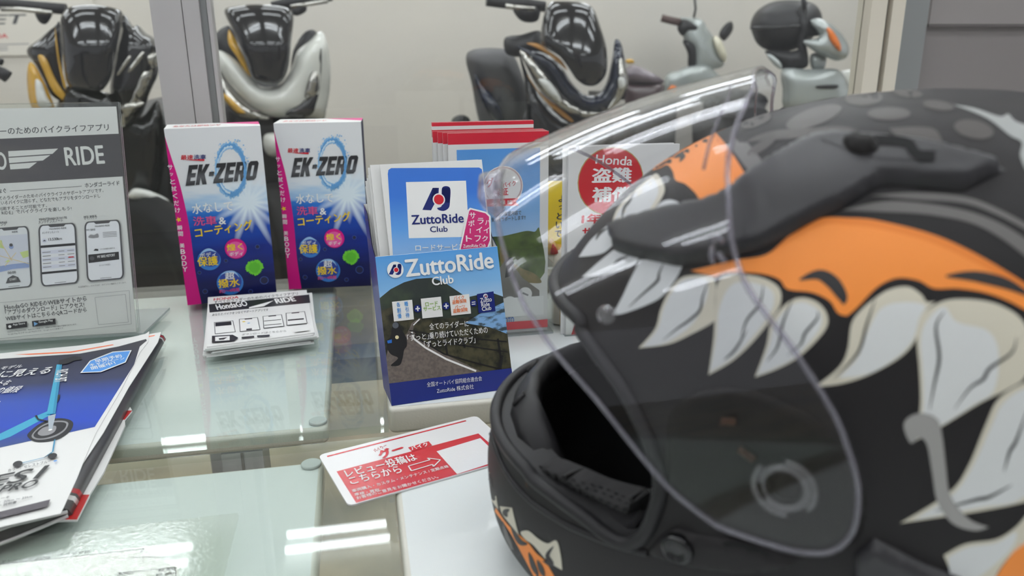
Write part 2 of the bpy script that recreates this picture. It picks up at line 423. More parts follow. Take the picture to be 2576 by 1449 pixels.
slab('pale mint slab at the front right, under the motorcycle helmet', .0105, 1.0, -.1, .50, TZ-.0001, .0215)
M_glass = clear('counter_glass', 'fafdfb', 1.5, .012, 'e2e8e5'); M_gedge = clear('glass_edge', 'f0f7f3', 1.45, .06, 'd8e6e0')
def pane(label, x0, x1, y0, y1):
    b = MB(); b.add([(x, y, TZ-.0002) for x, y in ((x0, y0), (x1, y0), (x1, y1), (x0, y1))], [(0, 1, 2, 3)], M_glass)
    z0, z1 = TZ-.0062, TZ-.0002
    vs = [(x, y, z) for z in (z0, z1) for x, y in ((x0, y0), (x1, y0), (x1, y1), (x0, y1))]
    b.add(vs, [(0, 1, 5, 4), (1, 2, 6, 5), (2, 3, 7, 6), (3, 0, 4, 7)], M_gedge); b.add([(x, y, z0) for x, y in ((x0, y0), (x1, y0), (x1, y1), (x0, y1))], [(3, 2, 1, 0)], M_glass)
    return tag(b.build('glass_top', fix=False), label, 'glass top')
gc = onz(975, 1068)
pane('clear glass sheet over the back left slab, carrying the boxes', -.9, .0105, float(gc[1]), .93)
pane('clear glass sheet over the front left slab, mirroring the ceiling tubes', -.9, .0095, -.1, .502)
M_pad = mat('pad_rubber', 'c3cac8', .5)
for (x, y), l in (((800, 1060), 'round grey pad under the front corner of the back glass sheet'), ((783, 1168), 'round grey pad at the rear corner of the front left slab')):
    p = onz(x, y, TZ-.0075); b = MB(); b.lathe([(.0062, 0), (.0068, .0004), (.0068, .0016), (.0062, .002)], (p[0], p[1], zl+.0002), (0, 0, 1), M_pad); tag(b.build('bumper_pad'), l, 'pad')

# ------------------------------------------------------------------ price list under a vinyl mat (front left)
c6 = crop(0, 1150, .4814)
def sheet(name, pts, z, th, m, parent=None, edge=None):
    b = MB(); q = [onz(x, y, z) for x, y in pts]
    if sum(q[i][0]*q[(i+1) % len(q)][1]-q[(i+1) % len(q)][0]*q[i][1] for i in range(len(q))) < 0: q = q[::-1]
    n = len(q); b.add([tuple(p) for p in q]+[(p[0], p[1], z-th) for p in q], [tuple(range(n)), tuple(range(2*n-1, n-1, -1))]+[(i, i+n, (i+1) % n+n, (i+1) % n) for i in range(n)], m)
    return b
z = TZ+.0003
b = sheet('price_list', c6((-500, 615), (750, 478), (925, 575), (1010, 800), (-500, 800)), z, .0003, mat('list_paper', 'd3d8cf', .5))
pr = Print(b, (0, 0, z), (1, 0, 0), (0, 1, 0)); pr.px = c6
pr.line((-100, 572), (752, 478), 7, M_black); pr.line((752, 478), (735, 500), 7, M_black); pr.line((690, 525), (940, 522), 4, M_black, False); pr.line((600, 612), (915, 575), 4, M_dgray, False); pr.line((915, 575), (925, 680), 5, M_black, False)
pr.text('¥2,900', (820, 604), (912, 594), 17, M_black, .02); pr.text('¥3,200', (808, 628), (905, 618), 17, M_black, .02); pr.text('50C/', (612, 622), (700, 612), 16, M_black, .01)
pr.text('エンジンオイル交換', (0, 560), (260, 535), 16, M_dgray, .01); pr.text('タイヤ交換', (300, 522), (470, 505), 14, M_dgray, .01)
tag(b.build('price_list'), 'printed price list under the clear vinyl mat at the front left', 'price list')
M_vin = clear('vinyl_film', 'fdfefc', 1.50, .03, 'dfe3da', .02, (420, .16, .0006))
b = sheet('vinyl_mat', c6((-400, 470), (430, 385), (1010, 318), (1242, 290), (1248, 305), (1150, 700), (1130, 760), (-400, 760)), TZ+.0012, .0007, M_vin)
tag(b.build('vinyl_mat'), 'clear wrinkled vinyl mat lying on the front left glass over the price list', 'vinyl mat')

# ------------------------------------------------------------------ car-wash boxes
c5 = crop(380, 270, .42797)
A, B = onz(472, 768), onz(697, 745); ang = math.atan2(B[1]-A[1], B[0]-A[0]); BW = float(np.linalg.norm(B-A)); BH = .187; BD = .052
ek = thing('detergent_box', 'white and blue car-wash box with pink edge, the left and nearer of the pair', 'box', tuple(A), ang, 'car-wash boxes')
def ekmat():
    m = bpy.data.materials.new('box_water_print'); m.use_nodes = True; nt = m.node_tree; L = nt.links; b = nt.nodes['Principled BSDF']
    b.inputs['Roughness'].default_value = .35; b.inputs['Coat Weight'].default_value = .05; b.inputs['Specular IOR Level'].default_value = .3
    tc = nt.nodes.new('ShaderNodeTexCoord'); sp = nt.nodes.new('ShaderNodeSeparateXYZ'); L.new(tc.outputs['Object'], sp.inputs[0])
    def mth(op, a, b_, c=None):
        n = nt.nodes.new('ShaderNodeMath'); n.operation = op
        for i, q in enumerate((a, b_, c)):
            if q is None: continue
            if isinstance(q, (int, float)): n.inputs[i].default_value = q
            else: L.new(q, n.inputs[i])
        return n.outputs[0]
    ns = nt.nodes.new('ShaderNodeTexNoise'); ns.inputs['Scale'].default_value = 60; ns.inputs['Detail'].default_value = 4
    mp = nt.nodes.new('ShaderNodeMapping'); mp.inputs['Rotation'].default_value = (0, .5, 0); mp.inputs['Scale'].default_value = (.3, 1, 1.6)
    L.new(tc.outputs['Object'], mp.inputs[0]); L.new(mp.outputs[0], ns.inputs['Vector'])
    v = mth('MULTIPLY_ADD', ns.outputs['Fac'], .03, mth('ADD', sp.outputs['Z'], -.015))
    v = mth('MULTIPLY_ADD', sp.outputs['X'], -.06, mth('ADD', v, .004))
    r = nt.nodes.new('ShaderNodeValToRGB'); e = r.color_ramp.elements
    mr = nt.nodes.new('ShaderNodeMapRange'); mr.inputs['From Max'].default_value = BH; L.new(v, mr.inputs[0]); L.new(mr.outputs[0], r.inputs[0])
    st = [(0, '14163f'), (.12, '131b55'), (.3, '142a80'), (.46, '1549ab'), (.55, '2f78cc'), (.60, 'a9cbe8'), (.66, 'e0e8ee'), (.75, 'e9eaea')]
    while len(e) < len(st): e.new(.5)
    for i, (p, h) in enumerate(st): e[i].position = p; e[i].color = lin(h)
    # light burst printed at the right
    dx = mth('SUBTRACT', sp.outputs['X'], BW*.79); dz = mth('SUBTRACT', sp.outputs['Z'], BH*.575)
    rad = mth('SQRT', mth('ADD', mth('MULTIPLY', dx, dx), mth('MULTIPLY', dz, dz)), 0.0)
    an = mth('ARCTAN2', dz, dx); sk = mth('MULTIPLY_ADD', mth('SINE', mth('MULTIPLY', an, 17.0), 0), .22, 1.0); sk = mth('MULTIPLY_ADD', mth('SINE', mth('MULTIPLY', an, 7.0), 0), .2, sk)
    gl = nt.nodes.new('ShaderNodeMapRange'); gl.inputs['From Min'].default_value = .008; gl.inputs['From Max'].default_value = .034; gl.inputs['To Min'].default_value = 1; gl.inputs['To Max'].default_value = 0
    L.new(mth('MULTIPLY', rad, sk), gl.inputs[0])
    mx = nt.nodes.new('ShaderNodeMixRGB'); L.new(gl.outputs[0], mx.inputs[0]); L.new(r.outputs[0], mx.inputs[1]); mx.inputs[2].default_value = lin('e4f1f8'); L.new(mx.outputs[0], b.inputs['Base Color'])
    return m
b = MB(); M_ek = ekmat(); M_ekside = mat('box_side_navy', '151940', .4)
b.add([(0, 0, 0), (BW, 0, 0), (BW, 0, BH), (0, 0, BH)], [(0, 1, 2, 3)], M_ek)
b.add([(0, BD, 0), (BW, BD, 0), (BW, BD, BH), (0, BD, BH)], [(3, 2, 1, 0)], M_white)
b.add([(0, 0, 0), (0, BD, 0), (0, BD, BH), (0, 0, BH)], [(3, 2, 1, 0)], M_pink)
b.add([(BW, 0, 0), (BW, BD, 0), (BW, BD, BH), (BW, 0, BH)], [(0, 1, 2, 3)], M_ekside)
b.add([(0, 0, 0), (0, BD, 0), (BW, BD, 0), (BW, 0, 0)], [(0, 1, 2, 3)], M_ekside)
b.add([(0, 0, BH), (BW, 0, BH), (BW, BD, BH), (0, BD, BH)], [(0, 1, 2, 3)], M_white)
u = (math.cos(ang), math.sin(ang), 0)
pr = Print(b, A, u, (0, 0, 1), local=True); pr.px = c5
kx, kz = BW, BH
pr.polyl(smooth([(0, 0, 1), (.014, .0, 1), (.012, kz*.2), (.0118, kz*.45), (.0085, kz*.68), (.003, kz*.86), (0, kz*.96, 1)]), M_pink)
pr.column('サッと拭くだけ', (113, 352), (157, 605), 30, M_wink, .02); pr.star((163, 660), 8, 18, 5, M_yel, True, 0)
pr.column('瞬間 美BODY', (170, 708), (200, 952), 28, M_wink, .02, False)
# water ring
ring = []
c0, rx, rz_, til = (470, 368), 88, 152, .1
def ringpts(k, seed, j):
    rnd = random.Random(seed); o = []
    for i in range(90):
        a = 2*math.pi*i/90; f = k*(1+j*(rnd.random()-.3)); o.append((c0[0]+rx*f*math.cos(a)+til*rz_*math.sin(a)*-.3, c0[1]-rz_*f*math.sin(a)))
    return o
M_w1, M_w2, M_w3 = mat('water_blue', '8dbde3', .35), mat('water_mid', '5f9bd0', .35), mat('water_light', 'd3e6f3', .35)
def band(k0, k1, seed, j, m, a0=0, a1=90):
    o, i_ = ringpts(k1, seed, j), ringpts(k0, seed+5, j*.6); pr.raise_()
    for q in range(a0, a1):
        pr.poly([o[q % 90], o[(q+1) % 90], i_[(q+1) % 90], i_[q % 90]], m, False)
band(.80, 1.06, 3, .12, M_w1); band(.9, 1.02, 8, .06, M_w2, 2, 38); band(.86, .93, 12, .05, M_w3); band(.95, 1.0, 20, .05, M_w2, 50, 84)
rnd = random.Random(5); pr.raise_()
for i in range(26):
    a = rnd.uniform(.2, 3.4); f = rnd.uniform(1.1, 1.28); pr.disc((c0[0]+rx*f*math.cos(a), c0[1]-rz_*f*math.sin(a)), rnd.uniform(2, 6), M_w1, False, 8)
M_chr = ramp_mat('chrome_letter', [(BH*.63, '3a3a3c'), (BH*.665, '8d8f92'), (BH*.69, '2c2c2e'), (BH*.73, '57585b'), (BH*.765, '1d1d1f')], 'Z', .3, .3)
LET = {'E': (.66, [[(0, 0), (.6, 0), (.6, .22), (.26, .22), (.26, .39), (.55, .39), (.55, .6), (.26, .6), (.26, .78), (.6, .78), (.6, 1), (0, 1)]]),
       'K': (.78, [[(0, 0), (.26, 0), (.26, .36), (.45, 0), (.74, 0), (.48, .52), (.72, 1), (.44, 1), (.26, .64), (.26, 1), (0, 1)]]), '-': (.38, [[(.0, .39), (.33, .39), (.33, .6), (.0, .6)]]),
       'Z': (.70, [[(0, 0), (.64, 0), (.64, .22), (.32, .22), (.64, .8), (.64, 1), (.02, 1), (.02, .78), (.32, .78), (0, .2)]]),
       'R': (.78, [[(0, 0), (.26, 0), (.26, 1), (0, 1)], [(.26, .8), (.42, .8), (.66, .85), (.55, 1), (.26, 1)], [(.42, .56), (.6, .45), (.66, .55), (.66, .85), (.42, .8)], [(.26, .36), (.34, .36), (.58, .42), (.6, .45), (.42, .56), (.26, .56)], [(.46, 0), (.74, 0), (.58, .42), (.34, .36)]]),
       'O': (.68, [[(0, .12), (.12, 0), (.26, .22), (.26, .78), (.12, 1), (0, .88)], [(.26, .78), (.42, .78), (.56, 1), (.12, 1)], [(.42, .22), (.56, 0), (.68, .12), (.68, .88), (.56, 1), (.42, .78)], [(.12, 0), (.56, 0), (.42, .22), (.26, .22)]])}
pr.raise_(); tot = sum(LET[c][0] for c in 'EK-ZERO'); xo = 0
for c in 'EK-ZERO':
    wl, polys = LET[c]
    for q in polys:
        pr.poly([(203+((xo+x)/tot)*412+20*y, 462-37*((xo+x)/tot)-(122-10*((xo+x)/tot))*y) for x, y in q], M_chr, False)
    xo += wl
band(.84, 1.0, 31, .1, M_w2, 66, 110)
pr.text('最速', (175, 309), (249, 307), 29, M_red, .03, .1); pr.text('洗車', (252, 307), (324, 305), 29, M_navy, .03, .1, up=False); pr.poly([(200, 310), (315, 303), (312, 315)], M_red, False)
pr.text('水なしで', (245, 628), (486, 606), 62, M_wink, .02); pr.text('洗車', (250, 697), (388, 690), 55, mat('ink_rose', 'dc4f86', .4), .02, up=False)
pr.text('&', (400, 688), (442, 686), 42, M_wink, .03, up=False); pr.text('コーティング', (262, 768), (602, 716), 60, M_yel, .03, .08, up=False)
M_orb = mat('orb_blue', '2f78c8', .3); M_orb2 = mat('orb_pale', '9cc4ea', .3)
pr.disc((342, 895), 68, M_orb); pr.disc((498, 830), 64, M_pink, False); pr.disc((465, 1030), 78, M_orb, False)
pr.disc((348, 885), 56, mat('orb_navy', '233f96', .3)); pr.disc((497, 836), 52, mat('orb_rose', 'e0559c', .3), False); pr.disc((466, 1022), 66, mat('orb_navy', '233f96', .3), False)
pr.poly([(285, 870), (310, 838), (345, 828), (385, 850), (345, 842), (310, 852)], M_orb2, sm=True); pr.poly([(410, 985), (440, 962), (490, 962), (520, 1000), (490, 975), (440, 972)], M_orb2, False, True)
pr.text('ボディ', (288, 884), (383, 874), 27, M_wink, .02); pr.text('保護', (275, 935), (396, 926), 56, M_yel, .03, up=False)
pr.text('煌く', (447, 845), (542, 836), 42, M_yel, .03, up=False); pr.text('ボディ', (462, 874), (540, 868), 24, M_wink, .02, up=False)
pr.text('超', (436, 1012), (492, 1008), 42, M_wink, .03, up=False); pr.text('撥水', (398, 1062), (524, 1050), 52, M_yel, .03, up=False); pr.text('約2〜4時間', (402, 1092), (520, 1080), 22, mat('ink_rose', 'dc4f86', .4), .03, up=False)
pr.star((608, 940), 50, 57, 26, M_green, True, .35, 4); pr.star((608, 940), 30, 44, 22, mat('ink_lime', '57b428', .45), True, .3, 9)
M_bub = mat('bubble_blue', '35509a', .35); pr.raise_()
for x, y, r in ((665, 1015, 26), (625, 818, 14), (440, 900, 12), (585, 1080, 14), (318, 1080, 16), (285, 970, 12)):
    pr.disc((x, y), r, M_bub, False, 16)
pr.raise_()
for x, y, r in ((665, 1013, 22), (625, 816, 11), (440, 898, 9), (585, 1078, 11), (318, 1078, 13), (285, 968, 9)): pr.disc((x, y+2), r, M_ekside, False, 16)
# lid print
tp = Print(b, (0, 0, BH), (1, 0, 0), (0, 1, 0)); tp.STEP = .0001
tp.polyl([(kx*.55, BD*.98), (kx, BD*.35), (kx, BD)], M_pink)
v_, f_, lo_, hi_ = glyphs('あなたは即効ツヤ')
b.add([(kx*.08+(p[0]-lo_[0])/(hi_[0]-lo_[0])*kx*.5, BD*.25+(p[1]-lo_[1])/(hi_[1]-lo_[1])*BD*.4, BH+.0003) for p in v_], f_, M_red)
b.build('carton', ek, True, True)
A2, B2 = onz(727, 728), onz(945, 718)
e2 = dup(ek); e2.location = tuple(A2); e2.rotation_euler = (0, 0, math.atan2(B2[1]-A2[1], B2[0]-A2[0])); e2.scale = (1.0, 1, 1)
e2['label'] = 'white and blue car-wash box with pink edge, the right and farther of the pair'

# ------------------------------------------------------------------ small flyer stack in front of the boxes
c7 = crop(280, 700, .37267)
corn = c7((652, 128), (1318, 78), (1372, 365), (645, 462)); NF = 8; zt = TZ+.0105
cq = [onz(x, y, zt) for x, y in corn]; cc = sum(cq)/4
M_band = mat('flyer_band', '222224', .4)
for i in range(NF):
    rnd = random.Random(i+3); top = i == NF-1
    a = 0 if top else rnd.uniform(-.045, .03); dx, dy = (0, 0) if top else (rnd.uniform(-.003, .004), rnd.uniform(-.003, .003))
    z1 = TZ+.0105*(i+1)/NF; z0 = z1-.0105/NF+.00005
    q = [(cc[0]+dx+(p[0]-cc[0])*math.cos(a)-(p[1]-cc[1])*math.sin(a), cc[1]+dy+(p[0]-cc[0])*math.sin(a)+(p[1]-cc[1])*math.cos(a)) for p in cq][::-1]
    b = MB(); b.add([(x, y, z1) for x, y in q]+[(x, y, z0) for x, y in q], [(0, 1, 2, 3), (7, 6, 5, 4)]+[(j, j+4, (j+1) % 4+4, (j+1) % 4) for j in range(4)], M_white)
    pr = Print(b, (0, 0, z1), (1, 0, 0), (0, 1, 0)); pr.px = c7
    if top:
        pr.poly([(658, 176), (1336, 110), (1343, 166), (664, 232)], M_band)
        pr.text('HondaGO', (715, 215), (925, 186), 38, M_wink, .04); pr.text('RIDE', (1115, 172), (1250, 154), 34, M_wink, .05, up=False); pr.poly([(930, 196), (1098, 150), (1030, 190), (930, 205)], M_wink, False)
        pr.text('HONDA', (690, 152), (860, 136), 16, M_red, .03, up=False); pr.text('すべてのライダーのためのバイクライフアプリ', (695, 172), (1262, 112), 20, M_dgray, .01, up=False)
        pr.text('あなたとバイクをつなぐサポートアプリです', (680, 256), (1060, 220), 16, M_dgray, up=False); pr.text('ダウンロードはこちらから', (880, 388), (1180, 362), 13, M_dgray, up=False)
        for k, (x, y, w2, h2) in enumerate(((693, 292, 135, 86), (862, 272, 133, 92), (1022, 254, 135, 88), (1178, 234, 135, 90))):
            ph = [(x, y+6), (x+w2-6, y-6), (x+w2+12, y+h2-14), (x+6, y+h2)]
            pr.poly(ph, M_dgray); mx = sum(p[0] for p in ph)/4; my = sum(p[1] for p in ph)/4
            pr.poly([(mx+(p[0]-mx)*.93, my+(p[1]-my)*.93) for p in ph], M_white); L_ = lambda t, a_, b_: (ph[0][0]+(ph[1][0]-ph[0][0])*a_+(ph[3][0]-ph[0][0])*b_, ph[0][1]+(ph[1][1]-ph[0][1])*a_+(ph[3][1]-ph[0][1])*b_)
            bars = {0: [(.06, .06, .9, .38)], 1: [(.3, .02, .7, .1), (.35, .82, .65, .95)], 2: [(.3, .02, .7, .1), (.05, .4, .95, .45), (.05, .75, .95, .8)], 3: [(.3, .02, .7, .1), (.08, .55, .92, .66)]}[k]
            pr.raise_()
            for a0, b0, a1, b1 in bars: pr.poly([L_(0, a0, b0), L_(0, a1, b0), L_(0, a1, b1), L_(0, a0, b1)], M_black, False)
            if k == 1: pr.disc(L_(0, .5, .4), 9, M_lblue, False, 12); pr.disc(L_(0, .25, .25), 10, M_yel, False, 12)
        pr.poly([(680, 396), (820, 388), (858, 408), (830, 430), (680, 442)], M_black); pr.poly([(702, 403), (800, 397), (800, 426), (702, 432)], M_white); pr.poly([(725, 414), (785, 406), (760, 422), (730, 424)], M_black)
        pr.poly([(880, 404), (965, 396), (965, 406), (880, 414)], M_black, False); pr.poly([(985, 394), (1070, 388), (1070, 398), (985, 404)], M_black, False)
        pr.poly([(1235, 345), (1330, 335), (1338, 360), (1240, 372)], M_white)
        lab = 'top white flyer with black band on the small stack before the boxes'
    else:
        pr.px = None; lab = 'white flyer in the fanned small stack, under its printed top sheet'
    tag(b.build('flyer'), lab, 'flyer', 'small flyers in the stack before the boxes')

# ------------------------------------------------------------------ acrylic stand with app poster (left edge)
c4 = crop(0, 240, .4416)
bR = onz(352, 842); d_ = ray(297, 257); yt = d_[1]*(bR[0]/d_[0]); tR = C+d_*(yt/d_[1])
U = np.array([1.0, -.02, 0]); U /= np.linalg.norm(U); Vv = tR-bR; Vv -= U*(Vv@U); VL = float(np.linalg.norm(Vv)); Vv /= VL; Nn = np.cross(U, Vv)
st = thing('sign_stand', 'clear acrylic stand holding a white and black app poster at the left edge', 'sign stand', tuple(bR+np.array([-.1, 0, 0])))
M_clr = clear('stand_acrylic', 'fdfefd', 1.45, .01, 'd8dedc'); M_cedge = clear('stand_edge', 'cfd8d6', 1.49, .35, 'e4eaea')
SW = .30
def slabp(b, u0, u1, v0, v1, o0, o1, m, me=None):
    q = [bR+U*u+Vv*v+Nn*o for o in (o0, o1) for u, v in ((u0, v0), (u1, v0), (u1, v1), (u0, v1))]
    b.add(q[4:], [(0, 1, 2, 3)], m); b.add(q[:4], [(3, 2, 1, 0)], m)
    b.add(q, [(0, 1, 5, 4), (1, 2, 6, 5), (2, 3, 7, 6), (3, 0, 4, 7)], me or m)
b = MB(); slabp(b, -SW, .0, .0, VL, -.0032, -.0012, M_clr, M_cedge); b.build('back_panel', st, False)
b = MB(); slabp(b, -SW, .0, .0, VL, .0012, .0028, M_clr, M_cedge); b.build('front_panel', st, False)
b = MB(); q = [bR+U*(-SW), bR+np.array([.004, -.002, 0]), bR+np.array([.012, .075, 0]), bR+U*(-SW)+np.array([0, .075, 0])]
b.add([tuple(p+np.array([0, 0, h])) for h in (.0002, .0025) for p in q], [(3, 2, 1, 0), (4, 5, 6, 7), (0, 1, 5, 4), (1, 2, 6, 5), (2, 3, 7, 6), (3, 0, 4, 7)], M_cedge); b.build('base_foot', st, False)
b = MB(); slabp(b, -SW+.002, -.003, .003, VL-.004, -.0009, .0002, M_white)
pr = Print(b, bR, U, Vv, base=.0002); pr.px = c4
top_l = pr.uv((690, 66))
M_bandp = ramp_mat('poster_band', [(-.1, '4c4848'), (.02, '5f5a58'), (.08, '48444a'), (.2, '3c3a3c')], 'X', .4, 0, (14, .12, (1, 1, 2.2)))
pr.text('ーのためのバイクライフアプリ', (2, 224), (622, 200), 40, M_dgray, .02)
pr.poly([(-340, 262), (681, 218), (706, 461), (-340, 522)], M_bandp)
pr.poly([(48, 318), (332, 303), (300, 333), (50, 350)], M_white); pr.poly([(50, 356), (288, 340), (245, 371), (54, 386)], M_white, False); pr.poly([(56, 392), (212, 381), (168, 415), (60, 422)], M_white, False)
pr.text('RIDE', (377, 402), (600, 388), 106, M_white, .03, up=False); pr.text('GO', (-80, 432), (46, 422), 104, M_white, .03, up=False)
pr.text('ホンダゴーライド', (486, 526), (683, 512), 28, M_dgray, .02); pr.line((58, 545), (466, 517), 3, M_gray, False)
T = [('よりなぐ', (-60, 562), (38, 556), 28, .02), ('すべてのライダーのためのバイクライフのサポートアプリです。', (-50, 602), (592, 552), 24, .005), ('持っているバイクに限らず、どなたでもアプリをダウンロードし', (-60, 630), (574, 584), 24, .005), ('ご利用することが可能です。', (-30, 660), (270, 638), 22, .005), ('「HondaGO RIDE」でバイクライフを楽しもう!', (-120, 690), (410, 655), 24, .005),
     ('MAINTENANCE NOTE', (225, 713), (383, 702), 13, .02), ('メンテナンスノート', (222, 732), (360, 720), 19, .01), ('MY BIKE', (480, 698), (552, 691), 11, .02), ('マイバイク', (480, 710), (556, 702), 17, .01), ('TOURING', (-40, 733), (42, 727), 11, .02), ('ツーリング', (-50, 750), (40, 740), 18, .01),
     ('※上記以外に、バイクログ・ポイントの機能もございます。', (448, 1096), (722, 1070), 10, 0),
     ('HondaGO RIDEのWEBサイトから', (29, 1221), (498, 1171), 30, .02), ('「アプリのダウンロード」にアクセス!', (33, 1252), (483, 1206), 32, .02), ('WEBサイトはこちらのQRコードから', (36, 1287), (498, 1236), 30, .02),
     ('AppleおよびAppleロゴは、Apple Inc.の商標です。米国および他の国々で登録されています。', (44, 1352), (440, 1308), 10, 0), ('Google Play および Google Playロゴは、Google LLCの商標です。', (46, 1366), (368, 1330), 10, 0)]
pr.raise_()
for body, p, q, h, bd in T: pr.text(body, p, q, h, M_dgray, bd, res=1, up=False)
def phone(cn, fill):
    (x0, y0), (x1, y1), (x2, y2), (x3, y3) = cn
    L_ = lambda a, c: ((x0*(1-a)+x1*a)*(1-c)+(x3*(1-a)+x2*a)*c, (y0*(1-a)+y1*a)*(1-c)+(y3*(1-a)+y2*a)*c)
    rr = [L_(a, c) for a, c in rrect(0, 0, 1, 1, .11, 4)]; pr.poly(rr, M_dgray); pr.poly([L_(a, c) for a, c in rrect(.045, .02, .955, .98, .09, 4)], mat('phone_screen', 'eef0f3', .4))
    pr.raise_(); pr.poly([L_(a, c) for a, c in ((.27, .02), (.73, .02), (.68, .05), (.32, .05))], M_dgray, False); pr.poly([L_(a, c) for a, c in ((.36, .955), (.66, .955), (.66, .962), (.36, .962))], M_dgray, False)
    return L_
M_lav = mat('screen_lavender', 'dfe2ee', .4); M_mapb = mat('map_water', '93a8d6', .4); M_mapg = mat('map_green', 'cfe08e', .4); M_mapy = mat('map_road', 'efd9a4', .4)
L1 = phone([(-45, 758), (165, 742), (187, 1090), (-25, 1112)], 1)
pr.raise_(); pr.poly([L1(*p) for p in ((.05, .13), (.95, .13), (.95, .7), (.05, .7))], M_lav, False)
pr.raise_(); pr.poly([L1(*p) for p in ((.05, .62), (.5, .6), (.95, .6), (.95, .68), (.5, .68), (.05, .72))], M_mapb, False)
for a in (((.1, .3), (.3, .34), (.25, .2), (.1, .2)), ((.72, .42), (.95, .4), (.95, .5), (.8, .52)), ((.3, .56), (.4, .52), (.45, .56))): pr.poly([L1(*p) for p in a], M_mapg, False)
pr.raise_()
for a, c in (((.05, .42), (.95, .62)), ((.3, .62), (.62, .42)), ((.2, .2), (.5, .55))): pr.line(L1(*a), L1(*c), 4, M_mapy, False)
pr.disc(L1(.5, .32), 13, M_mapb); pr.disc(L1(.5, .29), 10, M_dgray); pr.poly([L1(*p) for p in ((.3, .9), (.36, .82), (.5, .78), (.64, .82), (.7, .9))], M_dgray, False)
pr.text('START', L1(.41, .865), L1(.6, .862), 13, M_white, .02); pr.text('00:00', L1(.37, .755), L1(.59, .755), 14, M_dgray, .02, up=False); pr.text('RIDE', L1(.55, .095), L1(.7, .094), 9, M_dgray, .02, up=False)
L2 = phone([(220, 738), (434, 724), (454, 1068), (237, 1090)], 1); pr.raise_()
for a, b_ in ((.335, .375), (.765, .8)): pr.poly([L2(.045, a), L2(.955, a), L2(.955, b_), L2(.045, b_)], M_black, False)
for a, b_ in ((.42, .48), (.54, .60), (.66, .72)): pr.poly([L2(.06, a), L2(.94, a), L2(.94, b_), L2(.06, b_)], M_lav, False)
pr.text('13,530km', L2(.26, .275), L2(.62, .275), 18, M_dgray, .03); pr.text('メンテナンスノート', L2(.1, .15), L2(.55, .15), 12, M_dgray, .01, up=False); pr.text('HondaGO RIDE', L2(.3, .09), L2(.75, .09), 9, M_dgray, .02, up=False)
for k in range(5): pr.line(L2(.08, .45+.06*k), L2(.3, .45+.06*k), 5, M_gray, False); pr.line(L2(.5, .45+.06*k), L2(.66, .45+.06*k), 4, M_gray, False); pr.line(L2(.74, .45+.06*k), L2(.92, .45+.06*k), 4, M_gray, False)
pr.disc(L2(.15, .26), 14, M_lav, False); pr.poly([L2(.1, .27), L2(.15, .245), L2(.2, .27)], M_black, False); pr.line(L2(.76, .56), L2(.9, .56), 6, M_red)
L3 = phone([(483, 720), (688, 706), (712, 1043), (499, 1062)], 1); pr.raise_()
pr.poly([L3(.07, .55), L3(.9, .54), L3(.9, .67), L3(.07, .69)], M_black, False); pr.text('MY BIKE HISTORY', L3(.32, .62), L3(.8, .61), 15, M_wink, .03)
pr.poly(smooth([L3(.1, .26), L3(.16, .22), L3(.26, .23), L3(.36, .21), L3(.38, .27), L3(.3, .28), L3(.2, .28)]), M_gray, False); pr.text('HondaGO RIDE', L3(.3, .1), L3(.7, .1), 9, M_dgray, .02, up=False); pr.text('MY BIKE', L3(.06, .155), L3(.3, .155), 10, M_dgray, .02, up=False)
for k in range(4): pr.line(L3(.5, .2+.025*k), L3(.88, .2+.025*k), 3, M_gray, False)
pr.poly([L3(.22, .49), L3(.27, .46), L3(.35, .47), L3(.35, .5)], M_black, False); pr.text('バイクの情報を登録する', L3(.4, .49), L3(.8, .485), 9, M_dgray, up=False); pr.text('マイバイクを見る', L3(.35, .76), L3(.65, .755), 10, M_dgray, up=False); pr.disc(L3(.17, .615), 13, M_dgray)
pr.raise_()
for a, c in (((0, 1180), (740, 1110)), ((740, 1110), (752, 1300)), ((752, 1300), (0, 1385)), ((545, 1150), (718, 1132)), ((718, 1132), (735, 1290)), ((735, 1290), (565, 1304)), ((565, 1304), (545, 1150))): pr.line(a, c, 2, M_gray, False)
for x in (40, 187):
    w2 = 122 if x < 100 else 136; y0 = 1300 if x < 100 else 1284
    pr.poly([(x, y0), (x+w2-3, y0-15), (x+w2, y0+18), (x+4, y0+32)], M_black, False)
pr.text('App Store', (80, 1313), (150, 1304), 15, M_wink, .02); pr.text('Google Play', (228, 1299), (308, 1288), 16, M_wink, .02, up=False)
pr.disc((62, 1315), 9, M_wink, False); pr.poly([(198, 1288), (222, 1298), (200, 1312)], M_lblue, False)
b.build('poster', st)

# ------------------------------------------------------------------ magazine pile (lower left)
cm = crop(0, 830, .3726)
def prism(name, pts, z0, z1, m, side=None):
    b = MB(); q = [onz(x, y, z1) for x, y in pts]
    if sum(q[i][0]*q[(i+1) % len(q)][1]-q[(i+1) % len(q)][0]*q[i][1] for i in range(len(q))) < 0: q = q[::-1]
    n = len(q); b.add([tuple(p) for p in q]+[(p[0], p[1], z0) for p in q], [tuple(range(n)), tuple(range(2*n-1, n-1, -1))], m)
    b.add([tuple(p) for p in q]+[(p[0], p[1], z0) for p in q], [(i, i+n, (i+1) % n+n, (i+1) % n) for i in range(n)], side or m); return b
M_mred = mat('leaflet_red', 'b32424', .4)
b = prism('l', cm((880, 520), (892, 545), (842, 605), (845, 640), (700, 960), (604, 1112), (605, 1118), (520, 1283), (478, 1283), (300, 1290), (560, 700)), TZ+.0003, TZ+.0016, M_white)
pr = Print(b, (0, 0, TZ+.0016), (1, 0, 0), (0, 1, 0)); pr.px = cm
pr.poly([(862, 545), (893, 544), (842, 606), (830, 606)], M_mred); pr.poly([(540, 1112), (605, 1112), (520, 1281), (440, 1281)], M_mred, False)
tag(b.build('leaflet'), 'red and white leaflet at the bottom of the magazine pile, only its edge showing', 'leaflet')
